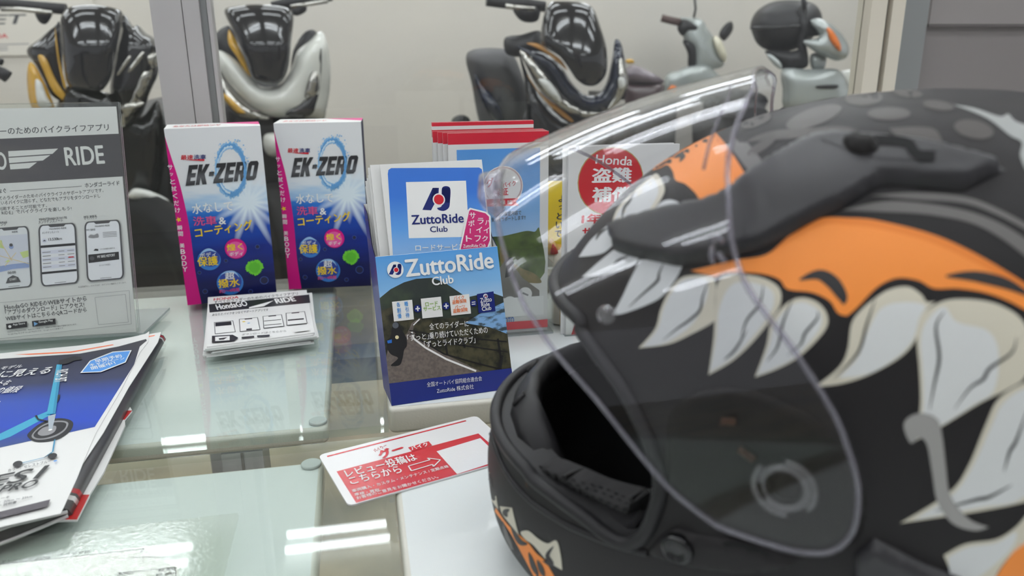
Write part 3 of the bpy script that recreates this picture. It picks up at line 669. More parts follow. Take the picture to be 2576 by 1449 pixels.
M_mag = mat('magazine_black', '37363a', .35, coat=.15, noise=(30, '57524e', .5, .75, (1, .3, 1)))
mg = thing('magazine', 'thick black magazine with red and white stripes under the electric scooter flyer', 'magazine', tuple(onz(100, 1200)))
# booklet: pages fan between two curling covers that bow up toward the near spine
eR0, eR1 = np.array(onz(*cm((1122, 78))[0])), np.array(onz(*cm((492, 1268))[0])); ax = (eR1-eR0); Lm = np.linalg.norm(ax); ax /= Lm; sx = np.array([-ax[1], ax[0], 0]); sx = onz(*cm((0, 330))[0])-onz(*cm((1090, 66))[0]); sx[2] = 0; sx /= np.linalg.norm(sx)
def curl(zm, zx, m, t0, t1, name, wid=.22):
    rings = []
    for i in range(25):
        t = t0+(t1-t0)*i/24; p = eR0+ax*Lm*t; ring = []
        prof = [(0.0, zm), (.0015, zm+(zx-zm)*.45), (.006, zm+(zx-zm)*.8), (.014, zx), (.06, zx), (wid, zx)]
        prof2 = [(wid, zm-.0005), (.06, zm-.0005), (.004, zm-.0005)]
        for s_, z_ in prof+prof2: ring.append(tuple(p+sx*s_+np.array([0, 0, z_-TZ+TZ])-np.array([0, 0, p[2]])))
        rings.append(ring)
    b = MB(); b.loft(rings, m, True, True); return b
zb, ztop = TZ+.0022, TZ+.0115
M_mstr = mat('stripe_red', 'b8232b', .35); M_mwh = mat('stripe_white', 'e4e2e0', .35)
cuts = [(0, .006, M_mag), (.006, .017, M_mstr), (.017, .022, M_mag), (.022, .032, M_mwh), (.032, .925, M_mag), (.925, .942, M_mstr), (.942, .952, M_mag), (.952, .968, M_mwh), (.968, 1, M_mag)]
b = MB()
for a, c, m in cuts:
    k = curl(zb, ztop, m, a, c, ''); b.add(k.v, k.f, m, True)
b.build('cover', mg, False)
b = MB(); p = eR1+ax*.0006
for k, (zz, hh, m) in enumerate(((.0025, .0012, M_mwh), (.0052, .0012, M_mwh))):
    pts = [p+sx*.002+np.array([0, 0, zz]), p+sx*.03+np.array([0, 0, zz-.002 if k == 0 else zz+.004]), p+sx*.12+np.array([0, 0, zz-.002 if k == 0 else zz+.0035])]
    b.tube([tuple(q) for q in pts], hh, m, 6)
b.build('pages', mg)
# flyer on top
zf = TZ+.0128
fpts = cm((-900, 230), (-300, 190), (250, 132), (540, 105), (800, 70), (985, 12), (1012, 8), (1024, 40), (1088, 14), (1060, 90), (870, 385), (700, 690), (560, 900), (430, 1190), (400, 1240), (0, 1330), (-400, 1420))
fpts = cm((-900, 230), (-300, 190), (250, 132), (540, 105), (800, 70), (985, 25), (1008, 8), (1000, 80), (945, 150), (820, 400), (650, 690), (600, 800), (520, 1000), (410, 1238), (0, 1330), (-400, 1420))
b = prism('x', cm((700, 80), (1088, 14), (1066, 82), (870, 385), (700, 690), (560, 900), (428, 1192), (300, 1200)), TZ+.0117, TZ+.0122, M_white)
pr = Print(b, (0, 0, TZ+.0122), (1, 0, 0), (0, 1, 0)); pr.px = cm; pr.poly([(1000, 42), (1050, 34), (1040, 42), (1000, 50)], M_orange)
tag(b.build('folded_sheet'), 'white folded sheet peeking out right under the electric scooter flyer', 'flyer')
b = prism('f', fpts, TZ+.0124, zf, M_white)
pr = Print(b, (0, 0, zf), (1, 0, 0), (0, 1, 0)); pr.px = cm
o_ = onz(*cm((400, 500))[0], zf)
ya, yb = onz(*cm((640, 655))[0], zf)[1], onz(*cm((300, 160))[0], zf)[1]
M_nb = ramp_mat('night_blue', [(ya, '28407e'), (ya+(yb-ya)*.18, '2146b4'), (ya+(yb-ya)*.42, '2a4ba8'), (ya+(yb-ya)*.68, '2b3152'), (yb+.02, '33323a')], 'Y', .45, 0, (9, .03, (.5, 1, 1)))
pr.poly([(-900, 275), (0, 196), (540, 160), (800, 112), (985, 62), (992, 72), (944, 112), (905, 235), (640, 655), (0, 795), (-900, 990)], M_nb)
pr.poly([(100, 166), (480, 146), (760, 98), (770, 102), (480, 154), (200, 168)], M_orange, False)
M_tq = mat('scooter_turquoise', '3fa3c4', .35); M_tqd = mat('scooter_turquoise_deep', '2d86ad', .35); M_tyre = mat('print_tyre', '232327', .5)
pr.poly([(345, 540), (340, 575), (70, 722), (0, 748), (-200, 800), (-200, 740), (0, 702), (250, 580)], M_tq)
pr.poly([(186, 720), (200, 690), (260, 640), (340, 605), (420, 598), (478, 612), (495, 640), (470, 690), (400, 738), (310, 758), (230, 755)], M_tyre, True, True)
pr.poly([(215, 712), (270, 655), (345, 622), (420, 615), (462, 632), (440, 680), (380, 720), (300, 742), (235, 740)], M_gray, True, True); pr.poly([(228, 708), (275, 662), (345, 632), (415, 625), (448, 638), (430, 676), (372, 712), (300, 734), (245, 732)], M_tyre, True, True)
pr.poly([(255, 700), (290, 665), (345, 650), (380, 655), (370, 690), (330, 712), (280, 718)], M_gray, True, True)
pr.poly([(325, 585), (378, 570), (372, 600), (352, 680), (330, 682)], mat('fork_silver', 'a9b4bc', .35)); pr.disc((341, 679), 12, M_wink)
pr.poly([(384, 238), (420, 236), (376, 572), (316, 574)], M_tq); pr.poly([(404, 237), (420, 236), (376, 572), (356, 573)], M_tqd)
pr.poly([(236, 586), (250, 580), (262, 605), (320, 618), (318, 624), (255, 612)], M_tyre); pr.poly([(400, 210), (440, 200), (500, 182), (550, 188), (552, 205), (500, 212), (460, 232), (412, 240), (396, 238)], M_tyre, False); pr.poly([(385, 500), (392, 445), (408, 440), (404, 470)], M_tyre, False)
pr.text('RICH BIT', (384, 280), (366, 365), 24, M_wink, .02)
pr.poly([(543, 297), (608, 214), (762, 153), (890, 143), (850, 226), (682, 292)], M_wink); pr.poly([(556, 292), (614, 218), (764, 159), (880, 149), (844, 222), (678, 287)], M_skyb)
pr.text('早期予約', (650, 232), (832, 190), 25, M_wink, .02, .1); pr.text('キャンペーン', (610, 256), (848, 206), 19, M_wink, .02, .1, up=False); pr.text('開催中！', (622, 278), (790, 238), 24, M_wink, .02, .1, up=False)
for body, p, q, h in (('モデル', (0, 278), (146, 262), 22), ('に見える', (-30, 336), (326, 302), 46), ('スマートな', (-180, 396), (50, 382), 36), ('この値段', (-100, 445), (118, 430), 44), ('！', (0, 496), (14, 492), 40)):
    pr.text(body, p, q, h, M_wink, .02, .15, up=False)
# small scooter drawing
pr.raise_(); pr.path([(150, 908), (300, 872), (358, 832), (372, 748)], 9, M_tqd, False); pr.path([(300, 872), (352, 840)], 9, M_tq, False); pr.path([(366, 750), (412, 732)], 8, M_tyre, False)
for c_, r_ in (((122, 915), 28), ((356, 862), 27)): pr.poly([(c_[0]+r_*1.2*math.cos(a*.5), c_[1]+r_*.72*math.sin(a*.5)-r_*.2*math.cos(a*.5)) for a in range(13)], M_tyre)
pr.text('カラー：セレストブルー', (56, 972), (348, 905), 20, M_dgray, .01); pr.disc((376, 896), 11, M_skyb, False)
pr.text('ES1', (-110, 1092), (330, 1000), 78, M_black, .02, .35); pr.text('PRO', (-20, 1118), (252, 1068), 46, M_black, .03, .4, up=False)
pr.text('ブレーキ', (-60, 1172), (64, 1150), 18, M_dgray, .01, up=False); pr.text('離：20km 〜 25km', (-40, 1195), (218, 1146), 18, M_dgray, .01, up=False); pr.text('書・説明書', (-40, 1216), (112, 1186), 18, M_dgray, .01, up=False)
pr.poly([(-400, 1345), (0, 1242), (343, 1158), (324, 1206), (0, 1286), (-400, 1395)], mat('flyer_bar', '4b454c', .4), False)
tag(b.build('flyer'), 'white flyer picturing a turquoise electric scooter, on top of the pile', 'flyer')

# ------------------------------------------------------------------ red review card
c8 = crop(780, 1000, .20016)
zc = TZ+.0012
tl, tr, bl = onz(*c8((104, 722))[0], zc), onz(*c8((2092, 226))[0], zc), onz(*c8((482, 1362))[0], zc)
u_ = (tr-tl); v_ = (bl-tl); CWd, CHt = np.linalg.norm(u_), np.linalg.norm(v_); ux, vy = u_/CWd, -v_/CHt
b = MB(); ct = []
for a, c in rrect(0, 0, CWd, CHt, .004, 3): ct.append(tuple(tl+ux*a-vy*c))
n = len(ct); ct = ct[::-1]
b.add(ct+[(p[0], p[1], TZ+.0002) for p in ct], [tuple(range(n)), tuple(range(2*n-1, n-1, -1))]+[(i, i+n, (i+1) % n+n, (i+1) % n) for i in range(n)], M_gloss)
M_cr = mat('card_red', 'c42a33', .25, coat=.4, bump=(600, .3, .0003)); M_cw = mat('card_white', 'edeceb', .25, coat=.4, bump=(600, .3, .0003))
pr = Print(b, tl, (1, 0, 0), (0, 1, 0)); pr.px = c8
pr.line((215, 742), (1960, 292), 34, M_cr)
pr.poly([(333, 930), (2115, 452), (2330, 640), (2330, 830), (1845, 968), (580, 1325)], M_cr, False)
pr.poly([(1590, 678), (2140, 512), (2320, 690), (2320, 812), (1848, 964)], M_cw)
pr.text('バイク一', (825, 690), (985, 612), 50, M_cr, .02, .1); pr.text('グー', (905, 776), (1225, 672), 122, M_cr, .09, .1, up=False)
pr.poly([(1232, 632), (1490, 552), (1535, 604), (1282, 682)], M_cr, False); pr.text('バイク', (1285, 668), (1502, 604), 52, M_wink, .04, .1)
pr.text('レビュー投稿は', (470, 1012), (1362, 792), 108, M_wink, .02); pr.text('こちらから', (520, 1100), (1168, 942), 98, M_wink, .02, up=False)
pr.text('車両購入・カスタム・メンテナンス / 定期点検', (540, 1200), (1752, 884), 42, M_wink, .01, up=False); pr.text('車検・買取', (565, 1245), (880, 1182), 38, M_wink, .01, up=False); pr.text('お客様のご意見をお聞かせください。', (595, 1290), (1620, 1018), 44, M_wink, .01, up=False)
arr = [(1236, 868), (1508, 790), (1475, 768), (1638, 788), (1552, 876), (1540, 848), (1274, 928)]
pr.raise_(); pr.path(arr+[arr[0]], 16, M_wink, False)
tag(b.build('review_card'), 'red and white review card lying across the gap before the helmet', 'card')

# ------------------------------------------------------------------ blue leaflet box with leaflets
ch = crop(900, 290, .5174)
A, B = onz(985, 1021), onz(1292, 976); ang = math.atan2(B[1]-A[1], B[0]-A[0]); HW = float(np.linalg.norm(B-A))
hu = np.array([math.cos(ang), math.sin(ang), 0]); hn = np.array([hu[1], -hu[0], 0]); up = np.array([0, 0, 1.0])
LEAN = math.radians(20); CL, SL = math.cos(LEAN), math.sin(LEAN); HV = up*CL-hn*SL; HNn = np.cross(hu, HV)
HH = .115; HD = .036
A = A+np.array([0, 0, .0003])
hb = thing('leaflet_box', 'blue cardboard dispenser box printed with a mountain road, holding club leaflets', 'leaflet box', tuple(A), ang)
M_cardn = mat('box_navy', '25327e', .35, coat=.25)
b = MB(); H1 = HH; H2 = HH+.035; tk = .0007
_add = b.add
def lean_add(vs, fs, m, smooth=False): _add([(p[0], p[1]+p[2]*SL, p[2]*CL) for p in vs], fs, m, smooth)
b.add = lean_add
M_sky = ramp_mat('printed_sky', [(HH*.55, 'bfd8ec'), (HH*.72, '7fb4e2'), (HH*.95, '4f98da')], 'Z', .3, .2)
b.add([(0, 0, 0), (HW, 0, 0), (HW, 0, H1), (0, 0, H1)], [(0, 1, 2, 3)], M_sky)
b.add([(0, tk, 0), (HW, tk, 0), (HW, tk, H1), (0, tk, H1), (0, 0, H1), (HW, 0, H1)], [(3, 2, 1, 0), (3, 2, 5, 4)][0:1]+[(4, 5, 2, 3)], M_white)
for x in (0, HW):
    o_ = tk if x == 0 else -tk
    sd = [(x, 0, 0), (x, HD, 0), (x, HD, H2), (x, HD*.55, H2-.005), (x, .012, H1+.006), (x, 0, H1)]
    b.add(sd, [(5, 4, 3, 2, 1, 0) if x == 0 else (0, 1, 2, 3, 4, 5)], M_cardn); b.add([(p[0]+o_, p[1], p[2]) for p in sd], [(0, 1, 2, 3, 4, 5) if x == 0 else (5, 4, 3, 2, 1, 0)], M_white)
b.add([(0, HD, 0), (HW, HD, 0), (HW, HD, H2), (0, HD, H2)], [(0, 1, 2, 3)], M_cardn); b.add([(0, HD-tk, 0), (HW, HD-tk, 0), (HW, HD-tk, H2), (0, HD-tk, H2)], [(3, 2, 1, 0)], M_white)
b.add([(0, 0, 0), (HW, 0, 0), (HW, HD, 0), (0, HD, 0)], [(3, 2, 1, 0)], M_cardn)
pr = Print(b, A, hu, HV); pr.px = ch; pr.mapf = lambda a, b_, o: (a, -o, b_)
X0, X1 = 0, HW
def hp(pts): return [pr.uv(p)+tuple(p[2:]) for p in pts]
def clipx(q): return [(min(max(p[0], 0), HW), min(max(p[1], 0), HH))+tuple(p[2:]) for p in q]
def hpoly(pts, m, up_=True): pr.polyl(clipx(hp(pts)), m, up_)
M_mt = mat('printed_mountain', '2b3330', .35, coat=.3, noise=(60, '3d4a38', .45, .7)); M_field = mat('printed_scrub', '4d4a36', .35, coat=.3, noise=(120, '23241e', .4, .6)); M_road = mat('printed_road', '645c57', .35, coat=.3, noise=(400, '756b64', .4, .6)); M_lake = mat('printed_lake', '7da7d2', .35, coat=.3, noise=(160, '3c4a52', .5, .6, (.5, 1, 1.6)))
hpoly([(95, 890), (160, 845), (225, 812), (285, 795), (360, 790), (420, 812), (470, 845), (530, 885), (600, 870), (650, 862), (720, 880), (740, 1050), (110, 1080)], M_mt)
hpoly([(100, 950), (170, 930), (300, 990), (500, 985), (740, 960), (760, 1260), (420, 1320), (110, 1320)], M_field)
hpoly([(520, 1010), (600, 960), (745, 905), (750, 1060), (640, 1030)], M_lake)
hpoly([(240, 1060), (262, 1010), (300, 985), (310, 990), (275, 1015), (268, 1045), (300, 1090), (400, 1150), (600, 1245), (760, 1290), (700, 1340), (100, 1340), (100, 1180), (150, 1120)], M_road)
pr.raise_(); pr.path([(262, 1052), (272, 1085), (330, 1130), (430, 1185), (575, 1243)], 9, M_wink, False); pr.path([(270, 1020), (300, 990)], 5, M_wink, False)
pr.raise_(); pr.path([(250, 1045), (420, 1075), (560, 1085), (725, 1100)], 6, M_black, False); pr.path([(255, 1060), (420, 1105), (560, 1125), (728, 1150)], 6, M_black, False); pr.path([(275, 1075), (420, 1160), (560, 1200), (700, 1235)], 7, M_black, False)
for x, y0, y1 in ((340, 1060, 1120), (420, 1075, 1165), (505, 1085, 1130), (680, 1085, 1180)): pr.line((x, y0), (x+15, y1), 10, M_black, False)
pr.line((700, 1165), (690, 1240), 14, M_black, False)
# rider
pr.poly([(165, 1035), (180, 1008), (200, 1010), (212, 1040), (235, 1080), (238, 1120), (225, 1140), (215, 1190), (200, 1215), (160, 1215), (195, 1180), (160, 1160), (142, 1130), (140, 1095), (160, 1075)], M_black, True, True); pr.disc((183, 1020), 15, mat('helmet_print', '5b6068', .3)); pr.disc((190, 1078), 9, mat('lamp_print', 'e9dcae', .3), False)
pr.poly([(142, 1095), (165, 1088), (165, 1105), (145, 1108)], M_blue, False)
hpoly([(100, 1310), (150, 1303), (742, 1228), (780, 1225), (790, 1420), (100, 1440)], M_cardn)
def ajlogo(cx, cy, s, dark=M_navy, hole=M_wink):
    Q = lambda pts: [(cx+x*s, cy+y*s) for x, y in pts]
    pr.poly(Q([(-80, 55), (-30, -52), (0, -52), (-2, -10), (-38, 57)]), dark); pr.poly(Q([(16, -52), (54, -52), (54, 15), (48, 45), (25, 60), (0, 56), (-8, 46), (10, 40), (16, 20)]), dark, False, True) if s > .3 else pr.poly(Q([(16, -52), (54, -52), (54, 30), (30, 58), (0, 56), (10, 40)]), dark, False)
    pr.poly(Q([(16, -52), (54, -52), (54, 20), (16, 20)]), dark, False); pr.poly(Q([(-30, -52), (-6, -52), (-6, 0), (-40, 10)]), dark, False)
    pr.disc((cx, cy+5*s), 30*s, hole); pr.disc((cx, cy+5*s), 24*s, M_red)
pr.disc((182, 750), 40, M_wink); ajlogo(186, 748, .45)
pr.text('ZuttoRide', (233, 786), (662, 742), 86, M_wink, .035); pr.text('Club', (362, 827), (466, 814), 42, M_wink, .03, up=False)
pr.raise_()
for q, m in (([(165, 905), (263, 895), (272, 990), (175, 1001)], M_white), ([(305, 890), (403, 880), (412, 976), (313, 986)], M_white), ([(444, 878), (540, 867), (549, 962), (454, 972)], M_white), ([(577, 868), (658, 854), (668, 950), (586, 960)], M_navy)): pr.poly(q, m, False)
for q in ((290, 938), (428, 925)): pr.disc(q, 18, M_navy, False); pr.line((q[0]-11, q[1]+1), (q[0]+11, q[1]-1), 6, M_wink); pr.line((q[0]-1, q[1]-12), (q[0]+1, q[1]+12), 6, M_wink, False)
pr.disc((561, 911), 16, M_navy, False); pr.line((552, 907), (570, 905), 4, M_wink); pr.line((552, 917), (570, 915), 4, M_wink, False)
M_tb, M_tg, M_to = mat('text_blue', '3a8fd6', .4), mat('text_green', '7aa82f', .4), mat('text_orange', 'e2702c', .4)
pr.raise_()
for body, p, q, h, m in (('各　種', (188, 931), (244, 925), 24, M_tb), ('割　引', (191, 959), (247, 953), 24, M_tb), ('優　待', (193, 986), (251, 980), 24, M_tb), ('ロード', (328, 928), (388, 922), 22, M_tg), ('サービス', (318, 951), (402, 943), 22, M_tg), ('バイク', (466, 897), (516, 892), 20, M_to), ('盗難保険', (458, 917), (528, 909), 20, M_to), ('パーツ', (470, 940), (520, 935), 18, M_to), ('盗難保険', (462, 960), (534, 951), 20, M_to), ('Zutto', (594, 909), (650, 902), 22, M_wink), ('Ride', (600, 930), (640, 924), 20, M_wink), ('Club', (603, 950), (648, 943), 20, M_wink)):
    pr.text(body, p, q, h, m, .02, up=False)
pr.disc((619, 877), 11, M_wink, False); ajlogo(620, 877, .13)
for body, p, q, h in (('全てのライダーに', (347, 1040), (537, 1024), 32), ('「ずっと」', (240, 1096), (345, 1085), 32), ('乗り続けていただくための', (348, 1086), (630, 1056), 34), ('「ずっとライドクラブ」', (322, 1128), (570, 1104), 34), ('全国オートバイ協同組合連合会', (335, 1318), (602, 1287), 24), ('ZuttoRide 株式会社', (383, 1348), (562, 1326), 24)):
    pr.text(body, p, q, h, M_wink, .012 if h > 30 else 0, up=False)
b.build('carton', hb, True, True)
# leaflets standing in it: front one printed
def leaf(k, yoff, dx, dz):
    o0 = np.array(A)+(-hn)*yoff+hu*dx; o0[2] = TZ+.001
    if k == 0:
        leaf.q = [((onp(x, y, o0, HNn)-o0)@hu, (onp(x, y, o0, HNn)-o0)@HV) for x, y in ((955, 409), (1224, 406))]
    sl = 0 if k == 0 else .0062+.0005*k+.0012*random.Random(k).random(); x0, x1 = max(leaf.q[0][0]-sl, .0024), min(leaf.q[1][0]-sl*.8, HW-.0024); Hl = (leaf.q[0][1]+leaf.q[1][1])/2+dz
    b = MB(); q = [o0+hu*a+HV*c+HNn*t for t in (-.0007, 0) for a, c in ((x0, .001), (x1, .001), (x1, Hl), (x0, Hl))]
    b.add(q, [(4, 5, 6, 7), (3, 2, 1, 0), (0, 1, 5, 4), (1, 2, 6, 5), (2, 3, 7, 6), (3, 0, 4, 7)], M_white)
    return b, o0, HV
NL = 9
for k in range(NL):
    rnd = random.Random(40+k); fr = k == 0
    if fr:
        b, o0, v_ = leaf(k, .008, 0, 0); pr = Print(b, o0, hu, v_); pr.px = ch
        bot = 690
        pr.poly([(146, 285), (149, 266), (162, 257), (590, 254), (603, 262), (606, 280), (650, 690), (172, 700)], ramp_mat('leaflet_blue', [(TZ+.09, 'a9cdee'), (TZ+.125, '5a9be0'), (TZ+.15, '2c70cf'), (TZ+.2, '2a6bc8')], 'Z', .35, .2))
        pr.poly([(234, 325), (526, 318), (541, 591), (248, 598)], M_wink); ajlogo(394, 405, 1.0); pr.text('ZuttoRide', (262, 532), (516, 522), 46, M_navy, .03); pr.text('Club', (352, 569), (437, 566), 28, M_navy, .015, up=False)
        pr.text('ロードサービス', (280, 660), (520, 654), 30, M_wink, .02)
        pr.poly([(533, 462), (545, 450), (625, 470), (645, 490), (648, 610), (634, 650), (500, 668), (492, 655)], M_wink); pr.poly([(541, 466), (549, 459), (620, 477), (637, 494), (641, 608), (628, 643), (506, 658), (500, 650)], mat('sticker_magenta', 'c8246e', .35))
        pr.column('サポート', (558, 488), (540, 600), 30, M_wink, .02); pr.column('ライフ', (597, 515), (583, 600), 30, M_wink, .02, False); pr.column('バイク', (632, 520), (618, 600), 28, M_wink, .02, False); pr.text('ZuttoRide Club', (512, 645), (622, 640), 16, M_wink, .02, up=False)
        lab, nm = 'front club leaflet in the box, blue with white logo square and magenta sticker', 'leaflet'
    else:
        b, o0, v_ = leaf(k, .0105+.0022*k, -.0006*rnd.random(), -.0028*max(0, k-1)-.002*rnd.random()); lab = 'white leaflet standing behind the front one in the blue dispenser box'; nm = 'leaflet'
    tag(b.build(nm), lab, 'leaflet', 'club leaflets in the blue box')

# ------------------------------------------------------------------ red and blue guarantee leaflets behind, in a clear holder
Yg = onz(1275, 842)[1]; g0 = ony(1140, 842, Yg); gx1 = ony(1378, 700, Yg)[0]; gx0 = ony(1134, 600, Yg)[0]
GT = ony(1240, 333, Yg)[2]; GT2 = ony(1230, 309, Yg+.012)[2]; zb0 = TZ+.002
gh = thing('leaflet_holder', 'clear acrylic holder with the red topped guarantee leaflets, behind the helmet visor', 'leaflet holder', (gx1, Yg, TZ))
b = MB()
b.box((gx0-.004, Yg-.006, TZ+.0002), (gx1+.0045, Yg+.03, TZ+.002), M_cedge); b.box((gx0-.004, Yg-.006, TZ+.002), (gx1+.0045, Yg-.004, TZ+.085), M_clr); b.box((gx0-.004, Yg+.028, TZ+.002), (gx1+.0045, Yg+.03, TZ+.16), M_clr)
b.box((gx1+.003, Yg-.004, TZ+.002), (gx1+.0042, Yg+.028, TZ+.07), M_clr); b.box((gx0-.004, Yg-.004, TZ+.002), (gx0-.002, Yg+.028, TZ+.085), M_cedge); b.build('tray', gh, False)
M_lred = mat('leaflet_red_top', 'd0263a', .4); M_lsky = ramp_mat('leaflet_sky', [(TZ+.06, 'cfe0ef'), (TZ+.12, '7fb2e4'), (TZ+.18, '5597de')], 'Z', .4)
for k in range(6):
    rnd = random.Random(k+70); y = Yg+.0005+.004*k; fr = k == 0; back = k >= 4
    dx = 0 if fr else (-.004*k if not back else -.012); top = GT if not back else GT2+.0002*k
    if not back and not fr: top = GT+.0003*k
    x1_ = gx1+dx*.2-(.008 if back else 0)
    b = MB(); b.box((gx0+dx, y, zb0), (x1_, y+.0009, top), M_white)
    pr = Print(b, (gx0+dx, y, zb0), (1, 0, 0), (0, 0, 1)); W_ = x1_-gx0-dx; H_ = top-zb0
    if fr:
        pr.px = ch; pr.polyl([(0, H_-.0098), (W_, H_-.0098), (W_, H_), (0, H_)], M_lred)
        pr.polyl([(.0075, .06), (W_-.008, .06), (W_-.008, H_-.0145), (.0075, H_-.0145)], M_lsky)
        M_hill = mat('printed_hill', '5c7038', .4, noise=(90, '3d4f2a', .4, .65)); M_verge = mat('printed_verge', '8d7a4c', .4, noise=(150, '6f6a3e', .4, .65))
        q = lambda pts: [pr.uv(p) for p in pts]
        def cl(pts): return [(min(max(x, .0075), W_-.008), max(z, .016)) for x, z in q(pts)]
        pr.polyl(smooth(cl([(470, 640), (560, 612), (640, 592), (700, 588), (760, 575), (820, 562), (860, 566), (895, 560, 1), (895, 800, 1), (470, 800, 1)])), M_hill); pr.polyl(smooth(cl([(690, 640), (712, 655), (740, 700), (790, 740), (850, 765), (895, 790), (895, 815, 1), (760, 800), (700, 730)])), M_verge)
        pr.polyl(cl([(470, 830), (690, 740), (720, 700), (735, 700), (800, 790), (895, 850), (895, 1000), (470, 1000)]), mat('printed_asphalt', '7c7874', .4)); pr.polyl(cl([(715, 790), (722, 740), (730, 690), (750, 690), (760, 720), (745, 780)]), M_black)
        pr.disc((706, 345), 97, M_wink); pr.disc((706, 345), 93, mat('emblem_ring', 'c9aeb0', .4)); pr.disc((706, 345), 86, M_wink)
        pr.text('グー', (628, 352), (700, 335), 44, M_lred, .05, .1); pr.text('バイク', (704, 352), (770, 340), 24, M_lred, .03, up=False); pr.text('保証', (660, 395), (732, 388), 38, M_lred, .03, up=False)
        pr.poly([(610, 408), (780, 402), (768, 420), (782, 438), (615, 444)], M_lred); pr.text('保 証', (690, 434), (752, 430), 20, M_wink, .02)
        pr.text('充実の保証内容で', (660, 495), (795, 482), 22, M_dgray, .02); pr.text('安心をサポートします!!', (650, 518), (815, 506), 22, M_dgray, .02, up=False)
        for c_ in ((738, 912), (812, 868)): pr.disc(c_, 34, M_wink, False)
        pr.raise_(); pr.path([(728, 920), (745, 898)], 7, M_gray, False); pr.disc((748, 894), 9, M_gray, False); pr.path([(800, 862), (828, 874)], 9, M_gray, False); pr.text('豊富な', (722, 936), (754, 934), 8, M_gray, up=False)
        pr.polyl([(.004, .016), (W_-.004, .016), (W_-.004, .035), (.004, .035)], M_wink); pr.text('PROTO', (690, 1014), (760, 1006), 28, M_blue, .03); pr.text('プロトコーポレーション', (655, 1028), (762, 1020), 11, M_dgray, up=False); pr.polyl([(0, .003), (W_, .003), (W_, .011), (0, .011)], M_lred)
        lab = 'front guarantee leaflet with red top band and round white emblem on sky'
    else:
        pr.polyl([(0, H_-(.0032 if back else .0098)), (W_, H_-(.0032 if back else .0098)), (W_, H_), (0, H_)], M_lred)
        if back: pr.polyl([(0, H_-.013), (W_, H_-.013), (W_, H_-.0064), (0, H_-.0064)], M_lred)
        lab = 'taller red banded leaflet at the back of the clear holder' if back else 'red banded leaflet just behind the emblem leaflet in the clear holder'
    tag(b.build('leaflet'), lab, 'leaflet', 'guarantee leaflets in the clear holder'+(' rear' if back else ''))

# ------------------------------------------------------------------ yellow sign, lucky cat, white theft cover leaflets
c2 = crop(1200, 160, .345); c2b = crop(1200, 600, .345)
Yy = Yg+.06
s0, s1 = ony(1374, 600, Yy), ony(1475, 600, Yy); zt_ = ony(1400, 455, Yy)[2]
ys = thing('yellow_sign', 'small yellow board with black brush lettering behind the lucky cat', 'sign', ((s0[0]+s1[0])/2, Yy, TZ))
b = MB(); b.box((s0[0]-.004, Yy, TZ+.0002), (s1[0]+.004, Yy+.008, zt_+.004), mat('sign_border', '3b3936', .5)); b.build('frame', ys)
b = MB(); b.box((s0[0], Yy-.0012, TZ+.004), (s1[0], Yy-.0002, zt_), mat('sign_yellow', 'e3c51d', .45)); pr = Print(b, (s0[0], Yy-.0012, TZ), (1, 0, 0), (0, 0, 1)); pr.px = c2
pr.column('よっといで', (618, 985), (590, 1240), 50, M_black, .05); b.build('face', ys)
Yc = Yg+.0265; cx_ = ony(1418, 700, Yc)[0]
ct = thing('lucky_cat', 'white and ginger beckoning cat figurine beside the white theft cover leaflet', 'figurine', (cx_, Yc, TZ))
M_cat = mat('cat_white', 'e6dfcf', .3, coat=.5); M_gin = mat('cat_ginger', 'dba95a', .3, coat=.5); M_cred = mat('cat_red', 'b02a2c', .35)
hz = ony(1400, 660, Yc)[2]; rz_ = .017
b = MB(); b.lathe([(.014, .0003), (.0185, .004), (.02, .02), (.019, .035), (.0155, hz-TZ-.014), (.012, hz-TZ-.008)], (cx_, Yc, TZ), (0, 0, 1), M_cat, 20); b.build('body', ct)
b = MB(); b.ball((cx_, Yc, hz), (.0195, .0165, .0165), M_cat, 10)
for sx_ in (-1, 1):
    b.lathe([(.0075, 0), (.005, .007), (.0012, .0135)], (cx_+sx_*.0115, Yc-.001, hz+.011), (sx_*.18, -.1, 1), M_gin, 10); b.lathe([(.0045, 0), (.0025, .005), (.0006, .009)], (cx_+sx_*.0115, Yc-.006, hz+.0115), (sx_*.18, -.1, 1), M_cred, 8)
b.ball((cx_-.006, Yc+.003, hz+.008), (.0105, .012, .0095), M_gin, 8); b.ball((cx_, Yc-.0165, hz-.004), (.002, .0015, .0015), M_cred, 6)
for sx_ in (-1, 1):
    b.tube([(cx_+sx_*.010, Yc-.0145, hz+.001), (cx_+sx_*.007, Yc-.0158, hz+.003), (cx_+sx_*.004, Yc-.0165, hz+.0012)], .0006, M_black, 5)
    for q in (0, 1): b.tube([(cx_+sx_*.008, Yc-.0148, hz-.005-q*.002), (cx_+sx_*.015, Yc-.011, hz-.005-q*.003)], .0003, M_black, 4)
b.build('head', ct)
b = MB(); b.lathe([(.0135, 0), (.0145, .0015), (.0145, .0035), (.0135, .005)], (cx_, Yc, hz-.017), (0, 0, 1), M_cred, 18); b.build('collar', ct)
b = MB(); b.tube([(cx_-.014, Yc-.006, TZ+.03), (cx_-.02, Yc-.01, TZ+.042), (cx_-.019, Yc-.013, TZ+.056)], [.006, .0062, .0068], M_cat, 8); b.build('raised_paw', ct)
b = MB(); b.box((cx_-.009, Yc-.0235, TZ+.004), (cx_+.009, Yc-.0205, TZ+.04), mat('plaque_gold', 'd9b35a', .4)); pr = Print(b, (cx_-.009, Yc-.0235, TZ), (1, 0, 0), (0, 0, 1)); g_ = [glyphs(x) for x in '人来']
for i, g in enumerate(g_): b.add([(cx_-.006+(p[0]-g[2][0])/(g[3][0]-g[2][0])*.012, Yc-.0237, TZ+.024-i*.014+(p[1]-g[2][1])/(g[3][1]-g[2][1])*.011) for p in g[0]], g[1], M_black)
b.build('plaque', ct)
